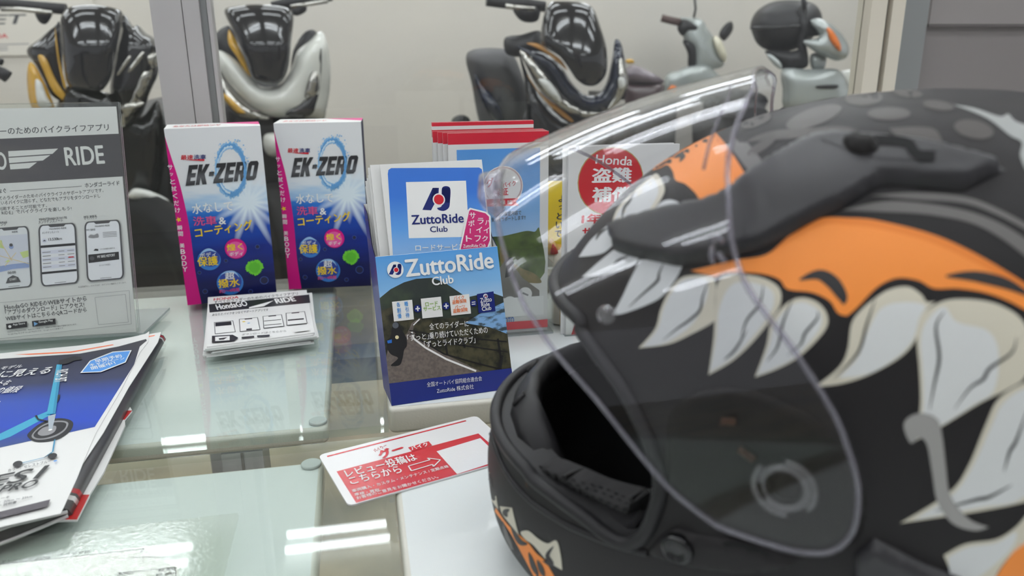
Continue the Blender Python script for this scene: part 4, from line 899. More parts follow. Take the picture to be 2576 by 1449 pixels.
Yw = onz(1440, 838)[1]-.004; w0, w1 = ony(1427, 600, Yw)[0], ony(1427, 600, Yw)[0]+.105; wt = ony(1500, 368, Yw)[2]
for k in range(3):
    b = MB(); y = Yw+.0014*k; dx = (-.0045 if k == 2 else -.001*k); b.box((w0+dx, y, TZ+.0003), (w1+dx, y+.001, wt+.0008*(k == 2)), M_white)
    if k == 0:
        pr = Print(b, (w0, y, TZ), (1, 0, 0), (0, 0, 1)); pr.px = c2
        pr.disc((975, 860), 238, mat('gold_rim', 'b59a62', .4)); pr.disc((975, 860), 231, M_red)
        pr.text('Honda', (862, 730), (1130, 745), 68, M_wink, .02); pr.text('盗難', (835, 872), (1125, 866), 112, M_wink, .05, up=False); pr.text('補償', (835, 1012), (1125, 1006), 112, M_wink, .05, up=False)
        pr.text('1年間', (760, 1170), (1010, 1165), 76, M_red, .05); pr.text('サービス', (765, 1260), (1060, 1255), 66, M_red, .05, up=False)
        pr.poly(c2b((0, 0))[:0] or [(715, 1900), (640, 2090), (760, 2090)], M_red)
    tag(b.build('leaflet'), ['front white theft cover leaflet with a big red disc, behind the helmet brow', 'white leaflet just behind the red disc leaflet', 'rearmost white leaflet, jutting left behind the red disc leaflet'][k], 'leaflet', 'theft cover leaflets behind the helmet')
b = MB(); b.box((w0-.002, Yw+.0045, TZ+.0003), (w1, Yw+.0065, TZ+.12), M_clr); b.box((w0-.002, Yw-.004, TZ+.0003), (w1, Yw-.0025, TZ+.06), M_clr); b.box((w0-.002, Yw-.004, TZ+.0002), (w1, Yw+.0065, TZ+.0003), M_cedge)
tag(b.build('leaflet_holder', None, False), 'clear acrylic holder around the white theft cover leaflets', 'leaflet holder')

# ================================================================== SCOOTERS behind the partition
M_gb = mat('gloss_black', '131215', .1, coat=.6, spec=.3); M_mb = mat('matt_black_plastic', '1f1e20', .45, spec=.35); M_nv = mat('scooter_navy', '151d33', .12, coat=.7, spec=.3)
M_wh = mat('scooter_white', 'd9dad2', .2, coat=1); M_yl = mat('scooter_yellow', 'c99a22', .25, coat=.8); M_chrome = mat('chrome_lamp', 'b8b6b0', .12, metal=.9); M_lens = mat('lamp_lens', 'd9dbd6', .1, coat=1)
M_silver = mat('scooter_silver', 'aab0ae', .25, metal=.3, coat=.6); M_amber = mat('amber_lens', 'e8781c', .2, coat=.8); M_rub = mat('tyre_rubber', '151415', .65, spec=.3); M_brn = mat('grip_brown', '4b3733', .5); M_creaml = mat('lamp_cream', 'ded9c0', .2, coat=.8)
M_gr = mat('seat_grey', '4c4b4d', .5); M_mar = mat('trunk_maroon', '4a3a3c', .3, coat=.5); M_plm = mat('trunk_lid', '6d6269', .3, coat=.5); M_opipe = mat('bronze_strip', 'a8752e', .3, coat=.5)
class Bike:
    def __init__(s, nm, label, Y0, cpx, crp, curve=.9, rake=.25, group=None, cat='scooter', zx=None):
        s.Y0 = Y0; s.c = crp; s.xc = ony(cpx[0], cpx[1], Y0)[0]; s.k = curve; s.rk = rake; s.zm = ony(cpx[0], cpx[1], Y0)[2]
        s.root = thing(nm, label, cat, (s.xc, Y0+.55, 0), 0, group)
    def depth(s, x, z):
        return s.k*(x-s.xc)**2+s.rk*max(0, z-s.zm)+.10*max(0, s.zm-z)
    def at(s, p, off=0):
        q = ony(p[0], p[1], s.Y0); return ony(p[0], p[1], s.Y0+s.depth(q[0], q[2])-off)
    def pod(s, name, pts, m, h=.03, t=.06, off=0, sm=True, step=.022, R=.06, bk=0, b=None):
        px = [tuple(s.c(p)[0]) for p in pts]
        pl = [(ony(p[0], p[1], s.Y0)[0], ony(p[0], p[1], s.Y0)[2])+tuple(p[2:]) for p in px]
        if sm: pl = smooth(pl, 4)
        v, f, poly = tess(pl, step)
        xm = sum(q[0] for q in v)/len(v); zm = sum(q[1] for q in v)/len(v)
        dd = [edist(poly, *p) for p in v]; R = min(R, max(dd) or R); fr, bck = [], []
        for (x, z), d in zip(v, dd):
            g = math.sqrt(max(0, 1-(1-min(d/R, 1))**2)); base = s.Y0+s.depth(x, z)-off+bk*((x-xm)**2+.35*(z-zm)**2)
            dr = np.array([x, s.Y0, z])-C; fr.append(C+dr*((base-h*g)/s.Y0)); bck.append(C+dr*((base+t)/s.Y0))
        n = len(v); cnt = {}
        F = []
        for tri in f:
            a, b_, c_ = (np.array(v[i]) for i in tri)
            if (b_-a)[0]*(c_-a)[1]-(b_-a)[1]*(c_-a)[0] < 0: tri = tri[::-1]
            F.append(tri)
            for i in range(3): cnt[(tri[i], tri[(i+1) % 3])] = 1
        sides = [(b2, a2, a2+n, b2+n) for (a2, b2) in cnt if (b2, a2) not in cnt]
        own = b is None; b = b or MB()
        b.add(fr+bck, F+[tuple(i+n for i in t_[::-1]) for t_ in F]+sides, m, True)
        return b.build(name, s.root) if own else b
    def tubepx(s, name, pts, r, m, off=0, dy=None):
        b = MB(); b.tube([tuple(s.at(s.c(p)[0], off) if dy is None else ony(*s.c(p)[0][:2], s.Y0+dy)) for p in pts], r, m, 10); return b.build(name, s.root)
    def wheel(s, x, y, r, w_, yaw, name='wheel'):
        ax = Vector((math.cos(yaw), math.sin(yaw), 0)); o = Vector((x, y, r)); b = MB()
        b.lathe([(r*.66, -w_*.42), (r*.8, -w_*.5), (r*.93, -w_*.42), (r, -w_*.15), (r, w_*.15), (r*.93, w_*.42), (r*.8, w_*.5), (r*.66, w_*.42)], o, ax, M_rub, 36); t = b.build(name, s.root)
        b = MB(); b.lathe([(r*.67, -w_*.3), (r*.67, w_*.3)], o, ax, M_mb, 36); b.lathe([(r*.2, -w_*.4), (r*.2, w_*.4)], o, ax, M_silver, 20)
        for k in range(5):
            a = k*2*math.pi/5; d = Vector((0, 0, 1))*math.cos(a)+ax.cross(Vector((0, 0, 1)))*math.sin(a); b.tube([tuple(o+d*r*.15), tuple(o+d*r*.67)], .018, M_silver, 6)
        b.build('rim', t)
    def bulk(s, L=1.15, w_=.16, seat=.72, turn=0):
        """frame, seat and tail running back from the front fairing"""
        x, y = s.xc, s.Y0; rings = []
        ca, sa = math.cos(turn), math.sin(turn); n0 = len(bpy.data.objects)
        def rot(b):
            b.v = [(x+(p[0]-x)*ca-(p[1]-y)*sa, y+(p[0]-x)*sa+(p[1]-y)*ca, p[2]) for p in b.v]; return b
        b = MB()
        for yy, zc, hh, ww in ((.12, .62, .22, w_*.9), (.3, .5, .2, w_), (.5, .42, .16, w_), (.7, .5, .2, w_), (.95, .56, .18, w_), (L, .64, .1, w_*.8), (L+.2, .72, .05, w_*.4)):
            rings.append([(x+ww*math.cos(a), y+yy, zc+hh*math.sin(a)) for a in [2*math.pi*i/16 for i in range(16)]])
        b.loft(rings, M_mb); rot(b).build('body', s.root)
        b = MB(); rings = []
        for yy, zc, hh, ww in ((.6, seat, .03, .09), (.75, seat+.02, .06, .14), (L-.15, seat+.05, .06, .14), (L+.1, seat+.08, .03, .08)):
            rings.append([(x+ww*math.cos(a), y+yy, zc+hh*math.sin(a)) for a in [2*math.pi*i/14 for i in range(14)]])
        b.loft(rings, M_gr); rot(b).build('seat', s.root)
        s.wheel(x-(L-.05)*sa, y+(L-.05)*ca, .27, .12, turn)
    def fork(s, x, y):
        b = MB()
        for d in (-.07, .07): b.tube([(x+d, y+.02, .27), (x+d*.9, y+.14, .62)], .02, M_mb, 8)
        b.build('fork', s.root)

c1 = crop(0, 0, .33385); cb = crop(860, 0, .33385); cr = crop(1620, 0, .37112)
# --- black and yellow
B1 = Bike('scooter', 'black and yellow scooter with tall dark windscreen, left of the grey post', 2.7, (230, 120), c1, 1.0, .3)
B1.bulk()
fx = ony(400, 600, 2.72)[0]; B1.wheel(fx, 2.66, .285, .12, .75); B1.fork(fx, 2.66)
B1.pod('front_fender', [(960, 1480, 1), (1010, 1420), (1130, 1440), (1260, 1500), (1300, 1560, 1), (1220, 1545), (1090, 1510), (1000, 1500)], M_wh, .02, .12, .10)
B1.pod('lower_cowl', [(420, 800), (560, 740), (900, 760), (1060, 880), (1180, 760), (1235, 900), (1240, 1250), (1150, 1560), (900, 1700), (600, 1600), (480, 1200)], M_gb, .05, .1, -.06)
B1.pod('side_panel', [(200, 380), (300, 290), (410, 200), (455, 190), (480, 640), (510, 775), (390, 720), (330, 600), (270, 490)], M_gb, .03, .08, -.01)
B1.pod('side_panel', [(900, 250), (930, 110), (1000, 195), (1040, 190), (1100, 250), (1170, 300), (1195, 430), (1190, 560), (1130, 700), (1060, 880), (920, 985), (890, 830), (830, 700), (850, 480)], M_gb, .06, .1, 0)
B1.pod('yellow_strip', [(415, 205), (432, 330), (455, 470), (500, 650), (478, 650), (440, 480), (420, 330)], M_yl, .008, .03, .03)
B1.pod('yellow_strip', [(285, 420), (345, 440), (420, 600), (512, 745), (505, 775), (400, 690), (330, 540)], M_yl, .01, .03, .03)
B1.pod('headlight', [(215, 480), (262, 490), (330, 610), (395, 760), (405, 830), (250, 830), (205, 640)], M_yl, .02, .05, .025); B1.pod('lamp_lens', [(265, 610), (310, 620), (350, 720), (388, 800), (290, 800)], M_lens, .015, .02, .045)
B1.pod('headlight', [(1040, 530), (1110, 500), (1150, 540), (1120, 660), (1050, 800), (930, 960), (905, 880), (980, 700)], M_chrome, .02, .05, .04)
B1.pod('trim_blade', [(1100, 420), (1180, 400), (1170, 510), (1120, 490)], M_chrome, .02, .03, .05); B1.pod('trim_blade', [(900, 780), (1060, 770), (1080, 790), (950, 870)], M_chrome, .02, .03, .05)
B1.pod('trim_blade', [(880, 545), (960, 430), (985, 440), (900, 560)], M_chrome, .01, .03, .06); B1.pod('trim_blade', [(960, 530), (1060, 400), (1085, 410), (1000, 530)], M_chrome, .01, .03, .06)
B1.pod('lower_lip', [(520, 640), (760, 690), (850, 720), (900, 840), (900, 980), (600, 1000), (440, 840)], M_gb, .03, .05, .02)
B1.pod('windscreen', [(455, 180), (480, 90), (560, 45), (720, 38), (870, 65), (925, 110), (900, 260), (870, 420), (840, 570), (800, 650), (740, 690), (580, 670), (505, 630), (475, 450)], M_gb, .02, .05, .08, R=.04, bk=2.0)
B1.tubepx('handlebar', [(-60, 25), (120, 35), (330, 55), (500, 70)], .017, M_mb, dy=.12); B1.tubepx('brake_lever', [(10, 70), (150, 70), (300, 85), (395, 100)], .007, M_chrome, dy=.06)
B1.pod('master_cylinder', [(255, 60), (330, 30), (390, 60), (400, 100), (350, 180), (290, 160)], M_mb, .03, .06, -.08)
# --- white
B2 = Bike('scooter', 'white fronted scooter with dark windscreen, right of the grey post', 2.85, (680, 120), c1, .9, .3)
B2.bulk(); fx = ony(700, 500, 2.85)[0]; B2.wheel(fx, 2.82, .285, .12, .3); B2.fork(fx, 2.82)
B2.pod('lower_cowl', [(1690, 780), (1900, 850), (2160, 860), (2400, 840), (2440, 1000), (2350, 1300), (2150, 1600), (1900, 1600), (1720, 1200)], M_mb, .05, .1, -.06)
B2.pod('front_fender', [(1985, 1030), (2080, 1000), (2300, 1040), (2330, 1150), (2200, 1180), (2020, 1170)], M_wh, .04, .1, .08)
B2.pod('inner_cowl', [(1605, 285), (1690, 200), (1760, 240), (1900, 590), (2150, 620), (2210, 380), (2300, 240), (2385, 245), (2360, 420), (2100, 760), (1850, 640), (1610, 380)], M_mb, .02, .08, -.02)
B2.pod('apron', [(1610, 370, 1), (1690, 392), (1780, 455), (1870, 560), (1960, 645), (2050, 655), (2130, 620), (2200, 500), (2240, 385), (2330, 310), (2390, 250), (2435, 245), (2470, 330), (2492, 500), (2482, 700), (2440, 885), (2360, 890), (2200, 880), (2040, 880), (1900, 820), (1800, 735), (1700, 620), (1640, 505)], M_wh, .05, .06, .02)
B2.pod('headlight', [(2420, 360), (2420, 560), (2390, 760), (2330, 875), (2150, 868), (2270, 770), (2370, 640), (2395, 500)], M_gb, .02, .04, .065); B2.pod('lamp_lens', [(2350, 540), (2400, 560), (2390, 700), (2300, 740), (2310, 640)], M_chrome, .02, .02, .085)
B2.pod('headlight', [(1640, 505), (1700, 625), (1800, 740), (1900, 825), (2030, 885), (1960, 900), (1800, 880), (1690, 780), (1650, 640)], M_chrome, .025, .05, .035); B2.pod('yellow_strip', [(1665, 700), (1740, 740), (1830, 830), (1845, 855), (1760, 830)], M_yl, .015, .03, .06)
B2.pod('yellow_strip', [(1722, 225), (1752, 260), (1830, 410), (1892, 575), (1868, 570), (1785, 430), (1722, 330)], M_yl, .01, .03, .02)
B2.pod('windscreen', [(1690, 80), (1780, 48), (1900, 35), (2060, 40), (2170, 60), (2212, 120), (2195, 300), (2175, 500), (2130, 610), (2060, 645), (1960, 630), (1900, 590), (1835, 420), (1750, 220)], M_gb, .02, .05, .08, R=.04, bk=2.0)
B2.tubepx('handlebar', [(2050, 50), (2150, 25), (2300, 0), (2500, -30)], .017, M_mb, dy=.12); B2.tubepx('brake_lever', [(2190, 52), (2300, 35), (2470, 8)], .007, M_chrome, dy=.06); B2.pod('master_cylinder', [(2180, 40), (2290, 30), (2310, 80), (2240, 120), (2180, 90)], M_mb, .03, .05, -.08)
# --- navy
B3 = Bike('scooter', 'navy blue scooter with dark windscreen and chrome lamps in the middle', 2.6, (1440, 150), cb, .9, .3)
B3.bulk(); fx = ony(1440, 400, 2.6)[0]; B3.wheel(fx, 2.62, .285, .12, .5); B3.fork(fx, 2.62)
B3.pod('tail_cowl', [(935, 440), (1000, 370), (1220, 368), (1300, 420), (1390, 670), (1390, 820), (1310, 960), (1100, 1000), (1030, 900), (980, 640)], M_gr, .06, .2, -.28)
B3.pod('tail_strip', [(1000, 560), (1060, 640), (1150, 740), (1205, 840), (1212, 920), (1150, 900), (1060, 780)], M_nv, .03, .05, -.18)
B3.pod('muffler', [(825, 915), (850, 880), (895, 865), (940, 875), (970, 915), (960, 1000), (840, 1000)], M_mb, .05, .1, -.2)
B3.pod('lower_cowl', [(1330, 380), (1420, 600), (1560, 790), (1760, 930), (2000, 830), (2050, 1000), (1900, 1300), (1600, 1300), (1400, 1050), (1390, 700)], M_gb, .05, .1, -.06)
B3.pod('shoulder', [(1228, 285), (1350, 262), (1490, 232), (1510, 330), (1560, 420), (1400, 400), (1330, 430), (1235, 400)], M_mb, .03, .1, -.04)
B3.pod('apron', [(1320, 345), (1380, 368), (1520, 400), (1640, 480), (1720, 600), (1800, 690), (1870, 720), (1940, 700), (2000, 600), (2040, 420), (2060, 300), (2105, 330), (2140, 500), (2155, 640), (2090, 770), (1960, 845), (1850, 835), (1740, 785), (1640, 700), (1560, 570), (1420, 430)], M_nv, .045, .06, .01)
B3.pod('headlight', [(1340, 385), (1420, 425), (1560, 565), (1640, 705), (1740, 785), (1850, 835), (1960, 855), (1800, 885), (1640, 800), (1500, 690), (1420, 560)], M_chrome, .025, .04, .035); B3.pod('lamp_lens', [(1480, 600), (1560, 610), (1640, 720), (1640, 770), (1540, 680)], M_lens, .015, .02, .06)
B3.pod('headlight', [(2085, 470), (2118, 450), (2155, 610), (2140, 690), (2080, 775), (2000, 835), (2060, 700)], M_chrome, .02, .04, .05); B3.pod('lamp_lens', [(2085, 590), (2125, 590), (2135, 650), (2095, 670)], M_lens, .015, .02, .07)
B3.pod('bronze_strip', [(1395, 560), (1500, 705), (1640, 810), (1745, 910), (1700, 905), (1560, 790), (1445, 650)], M_opipe, .012, .03, .02); B3.pod('bronze_strip', [(1390, 325), (1480, 330), (1570, 390), (1650, 450), (1700, 530), (1640, 480), (1540, 400), (1440, 350)], M_opipe, .012, .03, .06)
B3.pod('windscreen', [(1500, 240), (1530, 90), (1560, 30), (1620, 10), (1800, 20), (1890, 60), (1945, 190), (1990, 340), (2000, 470), (1985, 570), (1920, 640), (1840, 645), (1770, 600), (1720, 530), (1640, 425), (1510, 340)], M_gb, .02, .05, .09, R=.04, bk=2.0)
B3.tubepx('handlebar', [(1090, 5), (1240, 25), (1400, 30), (1530, 50)], .018, M_mb, dy=.12); B3.tubepx('brake_lever', [(1230, 45), (1300, 55), (1450, 70)], .008, M_chrome, dy=.05); B3.pod('master_cylinder', [(1290, 60), (1380, 20), (1490, 40), (1480, 150), (1400, 170), (1330, 140)], M_mb, .04, .05, -.06)
tr_ = Bike('luggage_case', 'dark maroon rear trunk with plum lid between the navy and silver scooters', 3.3, (1620, 220), cb, .3, 0, cat='trunk box')
tr_.pod('box', [(2130, 600), (2150, 620), (2410, 625), (2425, 700), (2400, 800), (2300, 900), (2150, 880)], M_mar, .05, .25, 0); tr_.pod('lid', [(2140, 520), (2200, 488), (2300, 525), (2390, 580), (2420, 625), (2200, 632), (2130, 610)], M_plm, .05, .25, .01); tr_.pod('buckle', [(2140, 450), (2185, 445), (2205, 470), (2180, 480), (2145, 475)], M_yl, .02, .05, 0)
b = MB(); b.tube([(tr_.xc, 3.45, 0), (tr_.xc, 3.45, .85)], .03, M_mb, 8); b.box((tr_.xc-.16, 3.36, .80), (tr_.xc+.16, 3.6, .83), M_mb); b.build('carrier', tr_.root)
# --- silver moped
B4 = Bike('moped', 'silver retro moped with brown grip and round mirror, behind the visor top', 4.5, (1760, 120), cr, .8, .1, cat='scooter')
B4.bulk(1.0, .12, .66, 1.25); fx = ony(1780, 500, 4.5)[0]; B4.wheel(fx, 4.5, .24, .09, .9); B4.fork(fx, 4.5)
B4.pod('leg_shield', [(245, 130), (290, 118), (390, 130), (430, 190), (470, 250), (500, 330), (545, 410), (520, 460), (400, 470), (340, 450), (330, 330), (270, 270)], M_silver, .04, .12, .02)
B4.pod('inner_shield', [(262, 280), (300, 275), (345, 320), (352, 440), (300, 455), (295, 360)], M_mb, .02, .05, .05); B4.pod('headlight', [(468, 265), (502, 248), (548, 320), (562, 380), (545, 422), (500, 370)], M_creaml, .03, .05, .06)
B4.pod('switch_box', [(225, 190), (260, 130), (330, 150), (385, 195), (370, 220), (300, 215), (260, 245)], M_mb, .03, .05, .05)
B4.tubepx('grip', [(118, 122), (180, 138), (245, 152)], .022, M_brn, .06); B4.tubepx('mirror_stem', [(342, -20), (350, 60), (338, 120)], .007, M_mb, .04)
B4.pod('mirror', [(508, 235), (540, 175), (585, 145), (604, 165), (600, 210), (560, 265), (535, 275)], M_mb, .02, .02, .03)
B4.pod('front_fender', [(140, 530), (175, 490), (230, 478), (300, 450), (420, 440), (480, 480), (520, 520), (640, 620), (300, 700), (150, 640)], M_silver, .05, .15, .06); B4.pod('indicator', [(160, 590), (195, 555), (235, 590), (240, 640), (170, 640)], M_amber, .03, .04, .09)
# --- silver scooter with top box
B5 = Bike('scooter', 'silver scooter with big black top box and amber indicator, beside the cream sash', 3.1, (2080, 140), cr, .8, .05)
B5.bulk(.85, .16, .7); fx = ony(2080, 500, 3.1)[0]; B5.wheel(fx, 3.1, .27, .11, .9); B5.fork(fx, 3.1)
B5.pod('top_box', [(722, 160), (760, 80), (850, 20), (960, 0), (1090, 5), (1170, 40), (1208, 110), (1195, 190), (1120, 280), (1010, 340), (860, 345), (775, 305), (735, 230)], M_mb, .12, .2, -.1, R=.14)
B5.pod('box_lip', [(735, 180), (900, 175), (1090, 160), (1100, 178), (900, 196), (738, 200)], M_gb, .01, .02, .02)
B5.pod('front_cowl', [(1130, 150), (1160, 125), (1210, 130), (1290, 178), (1360, 255), (1392, 330), (1372, 392), (1310, 412), (1230, 385), (1150, 345), (1080, 280), (1190, 250)], M_silver, .05, .1, .05); B5.pod('indicator', [(1240, 190), (1272, 200), (1312, 260), (1335, 310), (1330, 348), (1290, 312), (1258, 260)], M_amber, .02, .03, .105)
B5.pod('steering_stem', [(1050, 60), (1095, 40), (1110, 130), (1160, 180), (1190, 240), (1100, 260), (1115, 400), (1070, 450), (1040, 300)], M_mb, .03, .08, 0); B5.pod('mirror_stem', [(1065, -10), (1100, 0), (1100, 60), (1080, 60)], M_mb, .01, .02, .02)
B5.pod('seat_front', [(820, 345), (1000, 345), (1090, 330), (1110, 450), (960, 480), (900, 420)], M_mb, .04, .1, 0); B5.pod('seat_trim', [(830, 370), (870, 375), (930, 430), (930, 470), (880, 440)], M_silver, .02, .05, .05)
B5.pod('leg_shield', [(930, 480), (1000, 460), (1100, 470), (1280, 465), (1350, 500), (1390, 600), (1370, 760), (980, 760), (940, 600)], M_silver, .05, .12, .05); B5.pod('vent_slot', [(1175, 580), (1310, 575), (1300, 600), (1185, 600)], M_mb, .005, .02, .105); B5.pod('rear_panel', [(1320, 490), (1460, 488), (1450, 620), (1340, 620)], M_wh, .02, .05, -.05); B5.pod('cowl_base', [(1130, 370), (1230, 365), (1220, 470), (1140, 470)], M_silver, .02, .05, 0)
# --- handlebar end at the far left
B6 = Bike('scooter_handlebar', 'black handlebar grip of another scooter at the extreme left', 2.3, (-90, 170), c1, 0, 0, cat='handlebar')
B6.tubepx('grip', [(-420, 520), (-150, 500), (20, 555), (62, 582)], .016, M_mb); B6.tubepx('lever', [(-420, 440), (-100, 430), (18, 470)], .009, M_gb); B6.tubepx('stem', [(-420, 500), (-440, 900), (-440, 3000)], .03, M_mb)

# ================================================================== HELMET
HO = np.array([.2273, .2902, TZ-.002]); HYAW, HTILT, HS = 2.5584, -.0602, .9806
_cy, _sy, _ct, _st = math.cos(HYAW), math.sin(HYAW), math.cos(HTILT), math.sin(HTILT)
_F0 = np.array([_cy, _sy, 0]); _L = np.array([-_sy, _cy, 0]); _U0 = np.array([0, 0, 1.0])
_Fv, _Uv = _F0*_ct+_U0*_st, -_F0*_st+_U0*_ct
HM = np.array([_Fv, _L, _Uv]).T
def h2w(p):
    q = HO+HM@(np.array(p, float)*HS)
    if q[2] < TZ+.0008: q[2] = TZ+.0008
    return q
def w2h(q): return (HM.T@(np.array(q)-HO))/HS
HC0, HN = -.02, 2.2
_key = [(0, .165, -.125, .095), (.03, .184, -.147, .109), (.065, .187, -.159, .118), (.095, .180, -.166, .123), (.13, .163, -.169, .1255), (.165, .145, -.166, .1245), (.195, .122, -.155, .117), (.22, .094, -.124, .101), (.238, .058, -.090, .0745), (.247, .022, -.056, .044), (.2505, HC0, HC0, 0)]
def _cr(K, n=14):
    K = [np.array(k, float) for k in K]; out = []
    for i in range(len(K)-1):
        p1, p2 = K[i], K[i+1]; p0 = K[i-1] if i else 2*p1-p2; p3 = K[i+2] if i+2 < len(K) else 2*p2-p1
        for k in range(n):
            t = k/n; out.append(.5*((2*p1)+(p2-p0)*t+(2*p0-5*p1+4*p2-p3)*t*t+(3*p1-p0-3*p2+p3)*t**3))
    return np.array(out+[K[-1]])
_tab = _cr(_key); _tab[:, 3] = np.maximum(_tab[:, 3], 0)
_s = np.concatenate([[0], np.cumsum(np.hypot(np.diff(_tab[:, 0]), np.diff(_tab[:, 3])))]); HLEN = _s[-1]; _T = _s/HLEN
_tab[:, 0] = np.maximum.accumulate(_tab[:, 0])
def hcol(T): return [float(np.interp(T, _T, _tab[:, i])) for i in range(4)]
def hsurf(phi, T):
    u, f, b, w_ = hcol(T); c, s = math.cos(phi), math.sin(phi); e = 2/HN
    X = (f-HC0) if c > 0 else (HC0-b)
    return np.array([HC0+X*math.copysign(abs(c)**e, c), w_*math.copysign(abs(s)**e, s), u])
def hinv(p):
    T = float(np.interp(p[2], _tab[:, 0], _T)); u, f, b, w_ = hcol(T)
    a = (p[0]-HC0)/max((f-HC0) if p[0] > HC0 else (HC0-b), 1e-4); s = p[1]/max(w_, 1e-4)
    return math.atan2(math.copysign(min(abs(s), 1.2)**(HN/2), s), math.copysign(min(abs(a), 1.2)**(HN/2), a)), T
NP, NT = 240, 120
_gv = [h2w(hsurf(2*math.pi*i/NP, j/NT)) for j in range(NT+1) for i in range(NP)]
_gf = [(j*NP+i, j*NP+(i+1) % NP, (j+1)*NP+(i+1) % NP, (j+1)*NP+i) for j in range(NT) for i in range(NP)]
SHELL = BVHTree.FromPolygons([tuple(p) for p in _gv], _gf)
HCEN = h2w((HC0, 0, .11))
def cast(bvh, x, y):
    d = ray(x, y); d = d/np.linalg.norm(d); h = bvh.ray_cast(Vector(C), Vector(d))
    if h[0] is None: return None
    n = h[1]
    if n.dot(h[0]-Vector(HCEN)) < 0: n = -n
    return np.array(h[0]), np.array(n)
# eyeport edge, as the near side shows it, mirrored to the far side
near = [(1446, 790), (1462, 830), (1492, 872), (1560, 965), (1612, 1060), (1650, 1150), (1662, 1215), (1652, 1275), (1630, 1330), (1604, 1358), (1570, 1366), (1520, 1340), (1472, 1302), (1400, 1250), (1345, 1208), (1296, 1150)]
HOLE = []
for p in near:
    h = cast(SHELL, *p)
    if h: HOLE.append(hinv(w2h(h[0])))
HOLE = [q for q in HOLE if q[0] > .02]
Tb = HOLE[0][1]+.014; Tc = HOLE[-1][1]+.02
half = [(0.0, Tb)]+HOLE+[(0.0, Tc-.002)]
half = smooth([half[0]+(1,)]+half[1:-1]+[half[-1]+(1,)], 4, False)
SX, SY = .13, HLEN
hole = [(p*SX, t*SY) for p, t in half]; hole = hole+[(-x, y) for x, y in hole[::-1][1:-1]]
hole = densify(hole, .004)
PW = math.pi*SX; st_ = .0045
nx = int(2*PW/st_); ny = int(SY/st_)
border = [(-PW+2*PW*i/nx, 0) for i in range(nx)]+[(PW, SY*j/ny) for j in range(ny)]+[(PW-2*PW*i/nx, SY) for i in range(nx)]+[(-PW, SY-SY*j/ny) for j in range(ny)]
ptsv = border+hole; edges = [(len(border)+i, len(border)+(i+1) % len(hole)) for i in range(len(hole))]
hx = [min(p[0] for p in hole)-.01, max(p[0] for p in hole)+.01]; hy = [min(p[1] for p in hole)-.01, max(p[1] for p in hole)+.01]
for j in range(1, ny):
    for i in range(1, nx):
        x, y = -PW+2*PW*i/nx, SY*j/ny
        if hx[0] < x < hx[1] and hy[0] < y < hy[1] and edist(hole, x, y) < st_*.5: continue
        ptsv.append((x, y))
sv, se, sf, _, _, _ = delaunay_2d_cdt([Vector(p) for p in ptsv], edges, [], 0, 1e-8)
sf = [t for t in sf if not inside(hole, sum(sv[i][0] for i in t)/3, sum(sv[i][1] for i in t)/3)]
hel = thing('motorcycle_helmet', 'matt black motorcycle helmet painted with orange flames and white fangs, clear visor raised', 'helmet', (HO[0], HO[1], TZ))
M_hb = mat('helmet_black', '211f20', .52, spec=.25, bump=(1500, .05, .0002)); M_hor = mat('helmet_orange', 'ec8a32', .5); M_hor2 = mat('helmet_deep_orange', 'dd7a1c', .5); M_hwh = mat('helmet_white', 'd5d7d6', .5); M_hcr = mat('helmet_cream', 'd0cab8', .5); M_hgy = mat('helmet_grey', '5c5957', .5); M_hsp = mat('helmet_spot', '3a3532', .5); M_hbn = mat('helmet_bone_grey', '969491', .5); M_hdk = mat('helmet_line', '1d1b1c', .5); M_hlg = mat('helmet_light_grey', '8f918f', .5)
M_fab = mat('liner_black', '161617', .9); M_rubb = mat('rubber_trim', '1d1c1e', .5, spec=.35); M_sat = mat('satin_black', '262528', .42, bump=(2500, .12, .0003)); M_hgl = mat('base_plate_black', '171514', .5, spec=.2)
shell = MB()
shell.add([h2w(hsurf(p[0]/SX, p[1]/SY)) for p in sv], sf, M_hb, True)
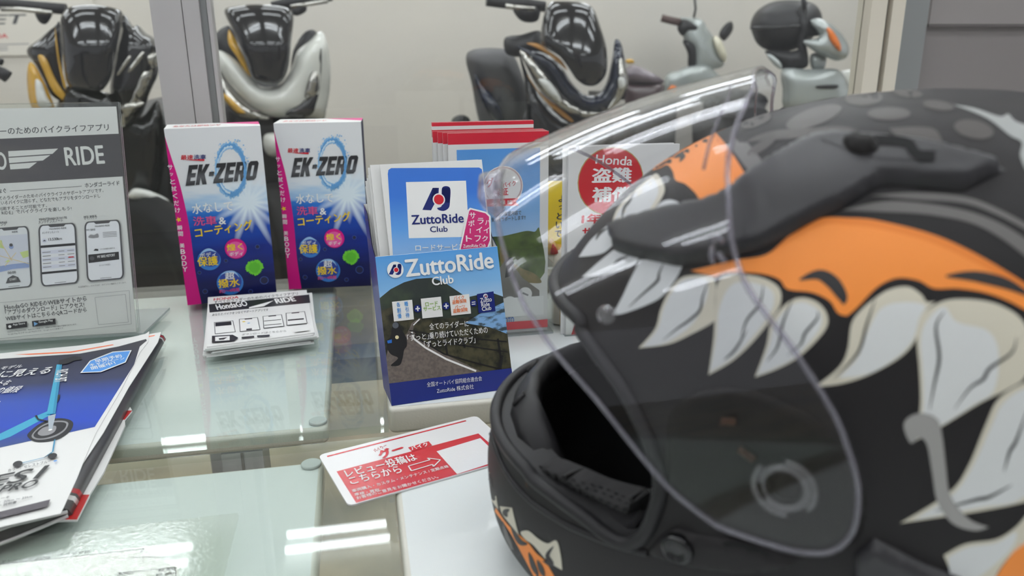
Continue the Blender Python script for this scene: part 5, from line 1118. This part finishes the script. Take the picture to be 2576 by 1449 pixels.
def hdecal(pts, m, layer=1, sm=True, step=15, prof=None, into=None, mirror=True, bvh=None, clip=True, off0=.00016):
    px = [tuple(p) for p in pts]
    px = smooth(px, 5) if sm else px
    v, f, poly = tess(px, step); H = []
    dd = [edist(poly, *p) for p in v] if prof else None
    for i, p in enumerate(v):
        h = cast(bvh or SHELL, *p)
        if h is None and bvh is None and prof is None:      # just past the outline: wrap on to the nearest surface
            d = ray(*p); d = d/np.linalg.norm(d); q = C+d*((HCEN-C)@d); nn = SHELL.find_nearest(Vector(q))
            if nn[0] is not None and nn[3] < .022: n_ = nn[1] if nn[1].dot(nn[0]-Vector(HCEN)) > 0 else -nn[1]; h = (np.array(nn[0]), np.array(n_))
        if h is None: H.append(None); continue
        o = off0+layer*.00005+(prof(dd[i]) if prof else 0); q = h[0]+h[1]*o
        if q[2] < TZ+.0012: q[2] = TZ+.0012
        H.append((q, hinv(w2h(h[0]))))
    F = []
    for t in f:
        if any(H[i] is None for i in t): continue
        a, b_, c_ = (H[i][0] for i in t)
        if max(np.linalg.norm(a-b_), np.linalg.norm(b_-c_), np.linalg.norm(c_-a)) > .03: continue
        if clip:
            ph, T = sum(H[i][1][0] for i in t)/3, sum(H[i][1][1] for i in t)/3
            if inside(hole, ph*SX, T*SY): continue
        if np.dot(np.cross(b_-a, c_-a), a-HCEN) < 0: t = t[::-1]
        F.append(t)
    if not F: return into
    V = [h[0] if h else (0, 0, 0) for h in H]; used = sorted({i for t in F for i in t}); re = {o: k for k, o in enumerate(used)}
    tgt = into if into is not None else shell
    F = [tuple(re[i] for i in t) for t in F]; V = [V[i] for i in used]
    tgt.add(V, F, m, True)
    if mirror == 2:
        if not hasattr(tgt, 'mir'): tgt.mir = MB()
        tgt.mir.add([h2w(w2h(q)*np.array([1, -1, 1])) for q in V], [t[::-1] for t in F], m, True)
    elif mirror: tgt.add([h2w(w2h(q)*np.array([1, -1, 1])) for q in V], [t[::-1] for t in F], m, True)
    return tgt
def twin(b, name, parent):
    o = b.build(name, parent)
    if hasattr(b, 'mir'): b.mir.build(name, parent)
    return o
def hline(pts, wpx, m, layer=3, taper=True, sm=True, **k):
    P = smooth(pts, 4, False) if sm else pts; n = len(P); a, b_ = [], []
    for i, p in enumerate(P):
        d = Vector(P[min(i+1, n-1)])-Vector(P[max(i-1, 0)]); d = d.normalized() if d.length else Vector((1, 0)); q = Vector((-d.y, d.x))
        w_ = wpx*.5*(max(.15, math.sin(math.pi*(i+.5)/n)) if taper else 1); a.append((p[0]+q.x*w_, p[1]+q.y*w_)); b_.append((p[0]-q.x*w_, p[1]-q.y*w_))
    hdecal(a+b_[::-1], m, layer, False, 12, **k)
hA, hB, hC, hD, hE = crop(1800, 180, .35893), crop(1800, 650, .55153), crop(1200, 160, .345), crop(1200, 600, .345), crop(1200, 950, .3882)
# grey spots and stripes over the crown
for x, y, a, c_, r_ in ((285, 345, 110, 45, -.35), (690, 320, 205, 62, -.33), (1040, 190, 130, 52, -.05), (1215, 297, 150, 46, 0), (1810, 408, 140, 65, .2), (1560, 240, 110, 34, .15), (1350, 155, 100, 28, .1), (540, 210, 100, 26, -.3), (320, 530, 110, 34, -.55)):
    hdecal(hA(*[(x+a*math.cos(t)*math.cos(r_)-c_*math.sin(t)*math.sin(r_), y+a*math.cos(t)*math.sin(r_)+c_*math.sin(t)*math.cos(r_)) for t in [2*math.pi*i/12 for i in range(12)]]), M_hsp, 1)
hdecal(hA((215, 495, 1), (300, 450), (430, 415), (700, 395), (900, 388), (1015, 425), (960, 455), (700, 460), (450, 480)), M_hsp, 1); hdecal(hA((1215, 400, 1), (1400, 390), (1530, 405), (1580, 470), (1600, 525, 1), (1450, 480), (1290, 465)), M_hsp, 1)
hdecal(hA((1665, 235, 1), (1820, 262), (1990, 318), (2050, 300), (2100, 350), (2230, 420), (2280, 640), (2200, 720), (2135, 600), (2145, 500), (2060, 450), (1900, 330)), M_hlg, 1)
hdecal(hA((112, 425), (165, 500), (225, 500), (350, 655), (258, 735), (100, 520)), M_hgy, 1, False)
hdecal(hA((880, 975, 1), (1180, 912), (1500, 930), (1800, 990), (2050, 1095), (2230, 1230), (2300, 1400), (2160, 1290), (2000, 1170), (1800, 1068), (1500, 1005), (1150, 985)), M_hgy, 1)
hdecal(hA((1080, 870, 1), (1400, 850), (1750, 880), (1990, 970), (2250, 1110), (2250, 1150), (1980, 1010), (1740, 925), (1400, 900)), M_hgy, 1)
# orange
hdecal(hC((1280, 782, 1), (1350, 690), (1430, 620), (1490, 585), (1700, 490), (1745, 520), (1850, 650), (1970, 840, 1), (1830, 945), (1710, 1010), (1640, 1010), (1592, 945), (1520, 880), (1450, 852), (1430, 790), (1390, 742), (1340, 762)), M_hor, 1)
hdecal(hC((1700, 490, 1), (1745, 510), (1850, 640), (1975, 840, 1), (1890, 895, 1), (1790, 640)), M_hor2, 2)
for q in ([(1365, 705), (1400, 655), (1425, 640)], [(1395, 690), (1450, 635), (1475, 580)], [(1440, 690), (1480, 672), (1505, 678), (1480, 720)]): hline(hC(*q), 14, M_hdk, 3)
hdecal([(1738, 681, 1), (1850, 655), (1930, 640), (1990, 590), (2060, 551), (2140, 549), (2220, 558), (2350, 592), (2460, 642), (2576, 712), (2700, 800), (2760, 900), (2700, 860), (2576, 778), (2490, 740), (2410, 726), (2350, 726), (2310, 706), (2257, 700), (2208, 722), (2158, 772), (2131, 795, 1), (2108, 788), (2087, 757), (2043, 736), (1982, 728), (1960, 703), (1910, 688), (1833, 686), (1800, 697, 1)], M_hor, 1)
hdecal([(1935, 640, 1), (1990, 592), (2060, 553), (2140, 549), (2220, 558), (2350, 592), (2460, 642), (2576, 712), (2700, 800), (2760, 900), (2690, 818), (2560, 722), (2450, 660), (2340, 610), (2220, 578), (2140, 568), (2060, 570)], M_hor2, 2)
hline(hB((385, 98), (470, 75), (535, 110), (580, 175), (585, 210)), 34, M_hdk, 3); hline(hB((1050, 82), (1180, 82), (1330, 118), (1440, 175)), 30, M_hdk, 3)
# upper fangs: cream body, white inner face, dark cracks
def fang(pts, inner=None, cracks=(), wpx=7, m=M_hcr, mi=M_hwh):
    hdecal(pts, m, 2)
    if inner: hdecal(inner, mi, 3)
    for c_ in cracks: hline(c_, wpx, M_hdk, 4)
fang(hC((985, 1165, 1), (1030, 1055), (1150, 930), (1265, 832), (1312, 805), (1345, 845), (1372, 920), (1340, 1000), (1278, 1082, 1), (1180, 1132), (1060, 1150)), hC((1000, 1155, 1), (1050, 1060), (1160, 945), (1270, 850), (1308, 870), (1325, 940), (1290, 1020), (1230, 1090), (1080, 1140)), [hC((1152, 932), (1120, 1000), (1075, 1060), (1060, 1150))])
fang(hC((1270, 1115, 1), (1300, 1060), (1350, 1012), (1405, 995), (1462, 1010), (1515, 1050, 1), (1440, 1085), (1350, 1105)), m=M_hwh)
fang(hC((745, 1412, 1), (830, 1290), (950, 1183, 1), (978, 1260), (990, 1330, 1), (930, 1380), (850, 1402)), hC((765, 1405, 1), (850, 1300), (945, 1210), (965, 1330), (900, 1380)), [hC((960, 1200), (900, 1240), (870, 1290))], m=M_hwh)
fang(hD((768, 282, 1), (870, 190), (998, 85, 1), (1090, 122), (1185, 147, 1), (1130, 200), (1050, 232), (900, 270)), hD((800, 270, 1), (890, 195), (1000, 105), (1120, 150), (1060, 215), (900, 258)), [hD((1110, 130), (1040, 160), (1000, 190))], m=M_hwh)
fang(hD((990, 560, 1), (1060, 430), (1120, 300), (1195, 155, 1), (1350, 170), (1498, 208, 1), (1450, 300), (1350, 425), (1230, 490), (1080, 545)), hD((1010, 550, 1), (1080, 430), (1140, 300), (1205, 170), (1350, 185), (1300, 330), (1180, 470)), [hD((1365, 180), (1330, 260), (1320, 310), (1220, 400), (1110, 500))], m=M_hwh)
fang(hD((1180, 800, 1), (1300, 660), (1340, 520), (1395, 400), (1480, 295), (1580, 268), (1690, 275), (1742, 325), (1738, 450), (1735, 560), (1720, 612), (1560, 700), (1400, 770)), hD((1210, 790, 1), (1320, 660), (1360, 520), (1420, 400), (1500, 305), (1640, 290), (1690, 340), (1660, 480), (1560, 640), (1380, 760)), [hD((1700, 290), (1650, 420), (1630, 520), (1560, 590), (1460, 660), (1360, 740))])
fang([(1783, 943, 1), (1796, 850), (1800, 770), (1806, 715), (1835, 692), (1910, 697), (1958, 722), (1965, 760), (1943, 800), (1893, 862), (1840, 910)], [(1787, 935, 1), (1803, 850), (1812, 770), (1850, 712), (1930, 722), (1948, 760), (1920, 815), (1850, 895)], [[(1921, 718), (1912, 765), (1880, 805), (1865, 850)], [(1880, 830), (1850, 880), (1822, 905)]])
fang(hB((180, 542, 1), (232, 400), (255, 290), (320, 210), (385, 180), (455, 195), (502, 240), (512, 300), (470, 365), (380, 450), (280, 505)), hB((190, 532, 1), (245, 400), (270, 300), (330, 225), (390, 200), (450, 220), (485, 260), (470, 330), (370, 445), (280, 495)), [hB((352, 188), (310, 290), (285, 400), (235, 470)), hB((465, 240), (465, 275), (410, 340), (390, 390), (330, 440))])
fang(hB((453, 585, 1), (560, 500), (602, 420), (620, 300), (660, 240), (730, 180), (800, 140), (880, 130), (938, 165), (962, 198), (1002, 198, 1), (940, 265), (912, 370), (840, 452), (700, 530), (570, 572)), hB((560, 545, 1), (650, 450), (700, 320), (760, 225), (860, 200), (955, 215), (930, 270), (900, 370), (830, 448), (700, 525)), [hB((730, 185), (690, 300), (650, 430), (540, 545))])
fang(hB((890, 842, 1), (932, 690), (930, 520), (918, 370), (930, 280), (980, 225), (1060, 190), (1180, 188), (1300, 215), (1400, 285), (1450, 420), (1410, 540), (1340, 592), (1200, 662), (1040, 760)), hB((905, 815, 1), (945, 690), (945, 520), (935, 380), (960, 290), (1040, 220), (1100, 290), (1240, 330), (1290, 430), (1270, 600), (1180, 665), (1020, 765)), [hB((1045, 240), (1005, 310), (1020, 450), (1000, 560), (975, 690)), hB((1370, 360), (1350, 430), (1250, 500), (1220, 550), (1160, 590), (1090, 685))], 9)
fang(hB((840, 1206, 1), (1060, 1070), (1150, 950), (1230, 760), (1290, 640), (1407, 565), (1560, 520), (1600, 900), (1500, 1070), (1407, 1110), (1200, 1152), (1000, 1182)), hB((900, 1190, 1), (1080, 1075), (1170, 950), (1250, 780), (1310, 660), (1420, 590), (1540, 600), (1560, 880), (1400, 1090), (1200, 1135)), [hB((1420, 690), (1370, 830), (1340, 880), (1315, 970)), hB((1350, 1030), (1250, 1085), (1180, 1100), (1000, 1150))], 9)
fang(hB((1040, 1352, 1), (1140, 1300), (1280, 1278), (1370, 1222), (1440, 1150), (1420, 1280), (1350, 1345), (1280, 1440), (1240, 1560), (1100, 1560), (1075, 1440)), hB((1060, 1360, 1), (1150, 1315), (1280, 1295), (1370, 1245), (1340, 1330), (1200, 1450), (1090, 1500)))
hdecal(hB((1350, 1345, 1), (1420, 1270), (1600, 1150), (1620, 1560), (1250, 1560), (1285, 1440)), M_hor, 2)
hdecal(hB((858, 765), (880, 722), (940, 703), (1010, 730), (1032, 800), (1050, 950), (1062, 1050), (1092, 1115), (1160, 1188), (1245, 1222, 1), (1180, 1238), (1080, 1205), (1012, 1110), (988, 980), (965, 850), (930, 815), (890, 840)), M_hbn, 6)
# chin bar fangs and flame
hdecal(hE((62, 625, 1), (85, 615), (112, 645), (122, 740), (142, 855, 1), (95, 790), (70, 705)), M_hcr, 2); hdecal(hE((150, 832, 1), (230, 842, 1), (250, 930), (275, 1022, 1), (205, 935), (165, 880)), M_hcr, 2)
hdecal(hE((286, 1005), (310, 990), (345, 995), (400, 1042), (460, 1072), (518, 1055), (545, 1150), (555, 1245, 1), (460, 1185), (370, 1085), (320, 1050)), M_hcr, 3)
hdecal(hE((68, 745, 1), (140, 865), (215, 965), (330, 1065), (385, 1135), (445, 1190), (510, 1300), (560, 1400), (420, 1400), (370, 1290), (300, 1155), (205, 985), (100, 840)), M_hor, 1)
for q in ([(85, 650), (85, 700), (90, 740)], [(215, 852), (185, 870), (200, 900)], [(500, 1090), (460, 1150), (490, 1210), (430, 1185)], [(225, 965), (280, 1060), (330, 1075)], [(340, 1130), (370, 1220), (400, 1280)], [(395, 1180), (420, 1240), (440, 1285)]): hline(hE(*q), 13, M_hdk, 5)
hdecal(hE((115, 880, 1), (170, 930), (240, 1080), (330, 1290), (360, 1420), (250, 1420), (180, 1150)), M_hsp, 1); hline(hE((175, 960), (225, 1120), (265, 1260)), 14, M_hgy, 3)
shell.build('shell', hel)
# inner liner and opening edge
lin_ = MB(); k_in = .90
def hin(p, k=k_in): q = hsurf(p[0]/SX, p[1]/SY); c_ = np.array([HC0, 0, .11]); return h2w(c_+(q-c_)*np.array([k, k, k]))
lin_.add([hin(p) for p in sv], [t[::-1] for t in sf], M_fab, True)
n = len(hole); lin_.add([h2w(hsurf(p[0]/SX, p[1]/SY)) for p in hole]+[hin(p) for p in hole], [(i, (i+1) % n, (i+1) % n+n, i+n) for i in range(n)], M_rubb, True); lin_.build('liner', hel)
b = MB(); b.tube([tuple(h2w(hsurf(p[0]/SX, p[1]/SY))) for p in hole], .0032, M_rubb, 8, True); b.build('eyeport_trim', hel)
b = MB(); b.tube([tuple(h2w(hsurf(2*math.pi*i/60, .012)*np.array([.97, .97, 1]))) for i in range(60)], .004, M_rubb, 8, True)
b.lathe([(.055, 0), (.092, 0), (.096, .012), (.09, .03), (.06, .03)], (HO[0]-.012*_cy, HO[1]-.012*_sy, TZ+.0006), (0, 0, 1), M_fab, 32); b.build('neck_roll', hel)
# gasket line under the opening
gk = [cast(SHELL, *p) for p in smooth(hE((95, 365), (130, 470), (165, 560), (240, 680), (350, 800), (480, 890), (600, 960), (760, 1030), (900, 1085), (1040, 1120), (1110, 1135)), 4, False)]
b = MB(); g2 = [tuple(h[0]) for h in gk if h]; g2 = g2+[tuple(h2w(w2h(p)*np.array([1, -1, 1]))) for p in g2[::-1]] if g2[-1][2] < g2[0][2] and False else g2; b.tube(g2, .0016, M_rubb, 6); b.mir = MB(); b.mir.tube([tuple(h2w(w2h(p)*np.array([1, -1, 1]))) for p in g2], .0016, M_rubb, 6); twin(b, 'gasket', hel)
dome = lambda hh, w_: (lambda d: hh*math.sqrt(max(0, 1-(1-min(d/w_, 1))**2)))
# breath guard standing inside the chin rim
b = MB(); pr_ = [p for p in half if p[0] < .9 and p[1] < (Tb+Tc)/2]; pr_ = sorted(pr_); arc = [(-p, t) for p, t in pr_[::-1]]+pr_; rings = []
arc = [a for a in arc if -.9 < a[0] < .62]
for ph, T in arc:
    o = h2w(hsurf(ph, T)); i_ = HCEN.copy(); d = i_-o; d[2] = 0; d /= np.linalg.norm(d); w_ = min(1, (ph+.9)/.3, (.62-ph)/.12); w_ = max(w_, .05)
    rings.append([tuple(o+d*.007), tuple(o+d*.010+_Uv*.006*w_), tuple(o+d*.016+_Uv*.013*w_), tuple(o+d*.021+_Uv*.015*w_), tuple(o+d*.023+_Uv*.003*w_), tuple(o+d*.018-_Uv*.004)])
b.loft(rings, M_rubb, True, True); bg = b.build('breath_guard', hel)
b = MB()
for k in range(2, len(rings)-2, 3):
    r_ = rings[k]; b.tube([r_[1], r_[2]], .0016, M_mb, 6)
b.build('rib', bg)
# cheek pad (perforated) and lower lining along the near rim
INN = BVHTree.FromPolygons([tuple(h2w(np.array([HC0, 0, .11])+(w2h(p)-np.array([HC0, 0, .11]))*.905)) if False else tuple(HCEN+(p-HCEN)*.905) for p in _gv], _gf)
M_pad2 = mat('cheek_mesh', '2c2b2c', .9, bump=(700, .4, .0006)); M_hole2 = mat('mesh_hole', '0c0c0d', .9); M_lin2 = mat('lining_twill', '29282a', .85, bump=(1400, .3, .0004))
b = hdecal(hE((375, 560), (460, 570), (560, 640), (720, 700), (880, 770), (1040, 850), (1090, 740), (1130, 780), (1080, 960), (1000, 1010), (930, 1030), (800, 975), (640, 870), (480, 740), (380, 640)), M_lin2, 0, True, 14, dome(.006, 30), MB(), True, INN, False); b.build('lower_lining', hel)
b = hdecal(hE((450, 560), (470, 528), (540, 520), (700, 580), (860, 650), (1000, 690), (1110, 720), (1120, 770), (1050, 850), (960, 815), (800, 740), (620, 655), (500, 600)), M_pad2, 0, True, 14, dome(.011, 30), MB(), True, INN, False)
padpoly = smooth(hE((450, 560), (470, 528), (540, 520), (700, 580), (860, 650), (1000, 690), (1110, 720), (1120, 770), (1050, 850), (960, 815), (800, 740), (620, 655), (500, 600)))
for r_ in range(4):
    for k in range(13):
        t = k/12; x = 475+t*600+r_*18+(24 if r_ % 2 else 0)*.8; y = 545+t*190+r_*26-(8 if t < .1 else 0)
        if t > .07 and x < 1095-r_*12 and inside(padpoly, *hE((x, y))[0]): hdecal(hE(*[(x+16*math.cos(a*math.pi/3), y+10*math.sin(a*math.pi/3)+4*math.cos(a*math.pi/3)) for a in range(6)]), M_hole2, 3, False, 20, (lambda dv: (lambda d: dv))(dome(.011, 30)(edist(padpoly, *hE((x, y))[0]))), b, True, INN, False)
b.build('cheek_pad', hel)
# raised vent fairing along the brow side, with its slider
fa = [(1532, 570, 1), (1607, 546), (1700, 522), (1786, 505), (1831, 484), (1926, 417), (2015, 367), (2069, 349), (2123, 347), (2230, 357), (2338, 371), (2464, 403), (2532, 428, 1), (2428, 481, 1), (2302, 471), (2231, 467), (2195, 481), (2123, 525), (2051, 557), (1926, 625), (1836, 647), (1793, 660), (1717, 671), (1666, 662), (1607, 650), (1552, 633, 1)]
b = hdecal(fa, M_sat, 3, True, 13, dome(.0055, 24), MB(), 2); fb = twin(b, 'vent_fairing', hel)
b = hdecal(hA((750, 570, 1), (840, 540), (960, 535), (1110, 552), (1260, 570), (1400, 620), (1530, 690, 1), (1400, 712), (1260, 712), (1100, 690), (930, 640)), M_sat, 6, True, 12, lambda d: .0056, MB(), 2); twin(b, 'vent_recess', fb)
b = hdecal(hA((905, 600), (920, 560), (1000, 545), (1090, 560), (1140, 600), (1138, 650), (1060, 678), (960, 662)), M_hgl, 7, True, 12, lambda d: .0056+dome(.003, 14)(d), MB(), 2)
hline(hA((1110, 588), (1240, 592), (1345, 612), (1378, 660), (1420, 690), (1525, 694)), 26, M_hole2, 8, False, prof=lambda d: .0056, into=b, mirror=2); twin(b, 'vent_slider', fb)
# visor base plate with pivot, side plate, button and recess
b = hdecal([(1690, 1040), (1760, 985), (1860, 975), (1960, 1005), (2060, 1060), (2150, 1180), (2178, 1262), (2160, 1350), (2080, 1400), (1980, 1392), (1880, 1352), (1770, 1295), (1690, 1240), (1678, 1140)], M_hgl, 2, True, 14, dome(.0016, 12), MB(), 2); bp_ = twin(b, 'visor_base_plate', hel)
b = hdecal(hE((1105, 1130, 1), (1190, 1025), (1290, 975), (1395, 1005), (1600, 1035), (1900, 1110), (2120, 1165, 1), (2000, 1235), (1750, 1265), (1450, 1240), (1200, 1180)), M_hb, 2, True, 14, dome(.0022, 12), MB(), 2); sp_ = twin(b, 'side_plate', hel)
def frame_at(x, y):
    h = cast(SHELL, x, y); return h[0], h[1]
o, n_ = frame_at(*hE((1318, 1080))[0]); b = MB(); b.lathe([(.0058, .0005), (.0064, .002), (.006, .0045), (.004, .0055), (.0036, .0045), (.002, .0042), (0, .0043)], o, n_, mat('button_gloss', '0d0d0f', .15, coat=.4, spec=.3), 28); b.build('release_button', sp_)
b = hdecal(hE((1590, 1085), (1640, 1040), (1760, 1060), (1880, 1110), (1895, 1150), (1780, 1190), (1690, 1190), (1620, 1150)), M_hole2, 4, True, 12, lambda d: .0016, MB(), 2); twin(b, 'side_recess', sp_)
o, n_ = frame_at(1982, 1205); b = MB(); t1 = Vector(n_).orthogonal().normalized(); t2 = Vector(n_).cross(t1); o_ = Vector(o)+Vector(n_)*.0065
M_rng = clear('pivot_clear', 'f0f0f0', 1.6, .10, 'd8d8da', .05)
for R_, a0, a1, rr in ((.0078, .2, 5.6, .0009), (.0097, 1.9, 4.1, .0010), (.0097, 5.0, 7.4, .0010), (.0066, 0, 6.2, .0006)):
    b.tube([tuple(o_+(t1*math.cos(a)+t2*math.sin(a))*R_) for a in [a0+(a1-a0)*i/30 for i in range(31)]], rr, M_rng, 8)
b.build('pivot_ring', bp_)
b = MB(); b.lathe([(.006, .001), (.006, .004), (.0048, .005), (.002, .005)], o, n_, M_hgl, 28); b.build('pivot_hub', bp_)
for nm, px_ in (('spring', [(1868, 1118), (1905, 1145)]), ('spring', [(1825, 1050), (1860, 1052)])):
    a_, c_ = cast(SHELL, *px_[0]), cast(SHELL, *px_[1]); A_, C_ = Vector(a_[0]+a_[1]*.004), Vector(c_[0]+c_[1]*.004); ax_ = (C_-A_).normalized(); q1 = ax_.orthogonal().normalized(); q2 = ax_.cross(q1)
    b = MB(); b.tube([tuple(A_+(C_-A_)*i/60+(q1*math.cos(i*.63)+q2*math.sin(i*.63))*.0011) for i in range(61)], .0004, mat('spring_copper', '4d3526', .45, metal=.5), 5); b.build(nm, bp_)
b = hdecal([(2150, 1388, 1), (2200, 1352), (2330, 1418), (2420, 1452), (2480, 1540, 1), (2150, 1540, 1)], M_sat, 3, False, 14, dome(.004, 14), MB(), 2); twin(b, 'rear_trim', hel)

# ------------------------------------------------------------------ raised visor
PV, VA = np.array([.03, 0, .125]), .9713
_ca, _sa = math.cos(VA), math.sin(VA)
def vis(q, h, off=0.0):
    Af = .1481-.3147*h-1.1641*h*h; s = abs(q); e = 2/2.3; R_ = .1337+off
    if s <= 1:
        a_, l_ = (Af+off)*math.cos(s*math.pi/2)**e if s < 1 else 0, R_*math.sin(s*math.pi/2)**e
    else: a_, l_ = -(s-1)*.2, R_-(s-1)*.012
    l_ = math.copysign(l_, q)
    return h2w((PV[0]+a_*_ca-h*_sa, l_, PV[2]+a_*_sa+h*_ca))
_vv = [vis(i/60*1.5, -.09+.2*j/60) for j in range(61) for i in range(61)]; _vf = [(j*61+i, j*61+i+1, (j+1)*61+i+1, (j+1)*61+i) for j in range(60) for i in range(60)]
VB = BVHTree.FromPolygons([tuple(p) for p in _vv], _vf)
def vinv(x, y):
    d = ray(x, y); d = d/np.linalg.norm(d); h = VB.ray_cast(Vector(C), Vector(d))
    if h[0] is None: return None
    p = (w2h(h[0])-PV); hh = -p[0]*_sa+p[2]*_ca; a_ = p[0]*_ca+p[2]*_sa; Af = .1481-.3147*hh-1.1641*hh*hh
    if a_ < 0: return (1-a_/.2, hh)
    return (math.atan2(min(abs(p[1])/.1337, 1.3)**1.15, max(a_, 0)/Af if a_ <= 0 else (a_/Af)**1.15)/(math.pi/2), hh)
vn = [(1300, 725), (1340, 800), (1400, 890), (1500, 1005), (1600, 1132), (1680, 1225), (1760, 1292), (1880, 1352), (2000, 1387), (2090, 1388), (2145, 1340), (2160, 1250), (2145, 1165), (2100, 1045), (2000, 885), (1920, 780), (1872, 705), (1840, 600), (1834, 500), (1832, 400)]
VQ = [vinv(*p) for p in vn]
QS = .2
HBv, HTv = -.0502, .0628
vh = [(0.0, HBv), (.18, HBv+.002)]+[q for q in VQ if q and q[0] > .24]+[(.26, HTv*.965), (.13, HTv*.99), (0.0, HTv)]
vh = smooth([vh[0]+(1,)]+vh[1:-1]+[vh[-1]+(1,)], 3, False)
vo = [(q*QS, h) for q, h in vh]; vo = vo+[(-x, y) for x, y in vo[::-1][1:-1]]
v, f, vpoly = tess(vo, .007)
M_vis = clear('visor_clear', 'fcfcfd', 1.40); M_vedge = clear('visor_edge', 'd9d6de', 1.55, .14, 'dcdae4', .06)
b = MB(); n = len(v)
fr = [vis(p[0]/QS, p[1], .0011) for p in v]; bk = [vis(p[0]/QS, p[1], -.0011) for p in v]
F = []
for t in f:
    a, b_, c_ = (fr[i] for i in t); mid = (a+b_+c_)/3; ctr = h2w(PV)
    F.append(t if np.dot(np.cross(b_-a, c_-a), mid-ctr) > 0 else t[::-1])
b.add(fr, F, M_vis, True); b.add(bk, [t[::-1] for t in F], M_vis, True)
vi = b.build('visor', hel, False)
b = MB(); b.tube([tuple(vis(p[0]/QS, p[1])) for p in vpoly], .0010, M_vedge, 8, True); b.build('visor_rim', vi)
# lift tab on the near side of the lower edge, latch pins, small tear-off lugs, double upper edge
lowq = [(q, h) for q, h in vh if h < -.02]
tq = min(lowq, key=lambda p_: math.dist(proj(vis(*p_)), (1232, 520)))[0]
def lowh(q): return float(np.interp(q, [p_[0] for p_ in lowq], [p_[1] for p_ in lowq]))
b = MB(); rings = []
for i in range(13):
    q = tq-.085+.17*i/12; k = min(1, (1-abs(2*i/12-1))*2.5+.05); hq = lowh(max(q, 0))
    rings.append([tuple(vis(q, h, o)) for h, o in ((hq-.0005, .001), (hq-.0045*k, .001+.002*k), (hq-.003*k, .0015+.0055*k), (hq+.004, .0012+.003*k), (hq+.005, .0008))])
b.loft(rings, M_vedge, True, True); b.build('lift_tab', vi)
pn = vinv(1520, 790)
for sg in (1, -1):
    b = MB(); o = Vector(vis(sg*pn[0], pn[1])); ax_ = Vector(vis(sg*pn[0], pn[1], .004)-np.array(o))
    b.lathe([(.0018, -.003), (.0034, -.0025), (.0034, -.001), (.0023, 0), (.0023, .0012), (.0014, .0016)], o, ax_, M_rng, 20); b.build('lens_pin', vi)
for px_ in ([(1796, 612), (1812, 600), (1826, 612)], [(1812, 640), (1822, 652), (1830, 662)], [(1800, 625), (1796, 645), (1800, 665)]):
    pts = [vinv(*q) for q in px_]
    if all(pts): b = MB(); b.tube([tuple(vis(q[0], q[1], .002)) for q in pts], .0009, M_vedge, 6); b.build('tear_off_lug', vi)
b = MB(); up_ = sorted([(q, h) for q, h in vh if h > .028 and q < .5]); b.tube([tuple(vis(s_*q, h-.009, -.0012)) for s_, L_ in ((-1, up_[::-1]), (1, up_[1:])) for q, h in L_], .0006, M_vedge, 6); b.build('upper_ridge', vi)
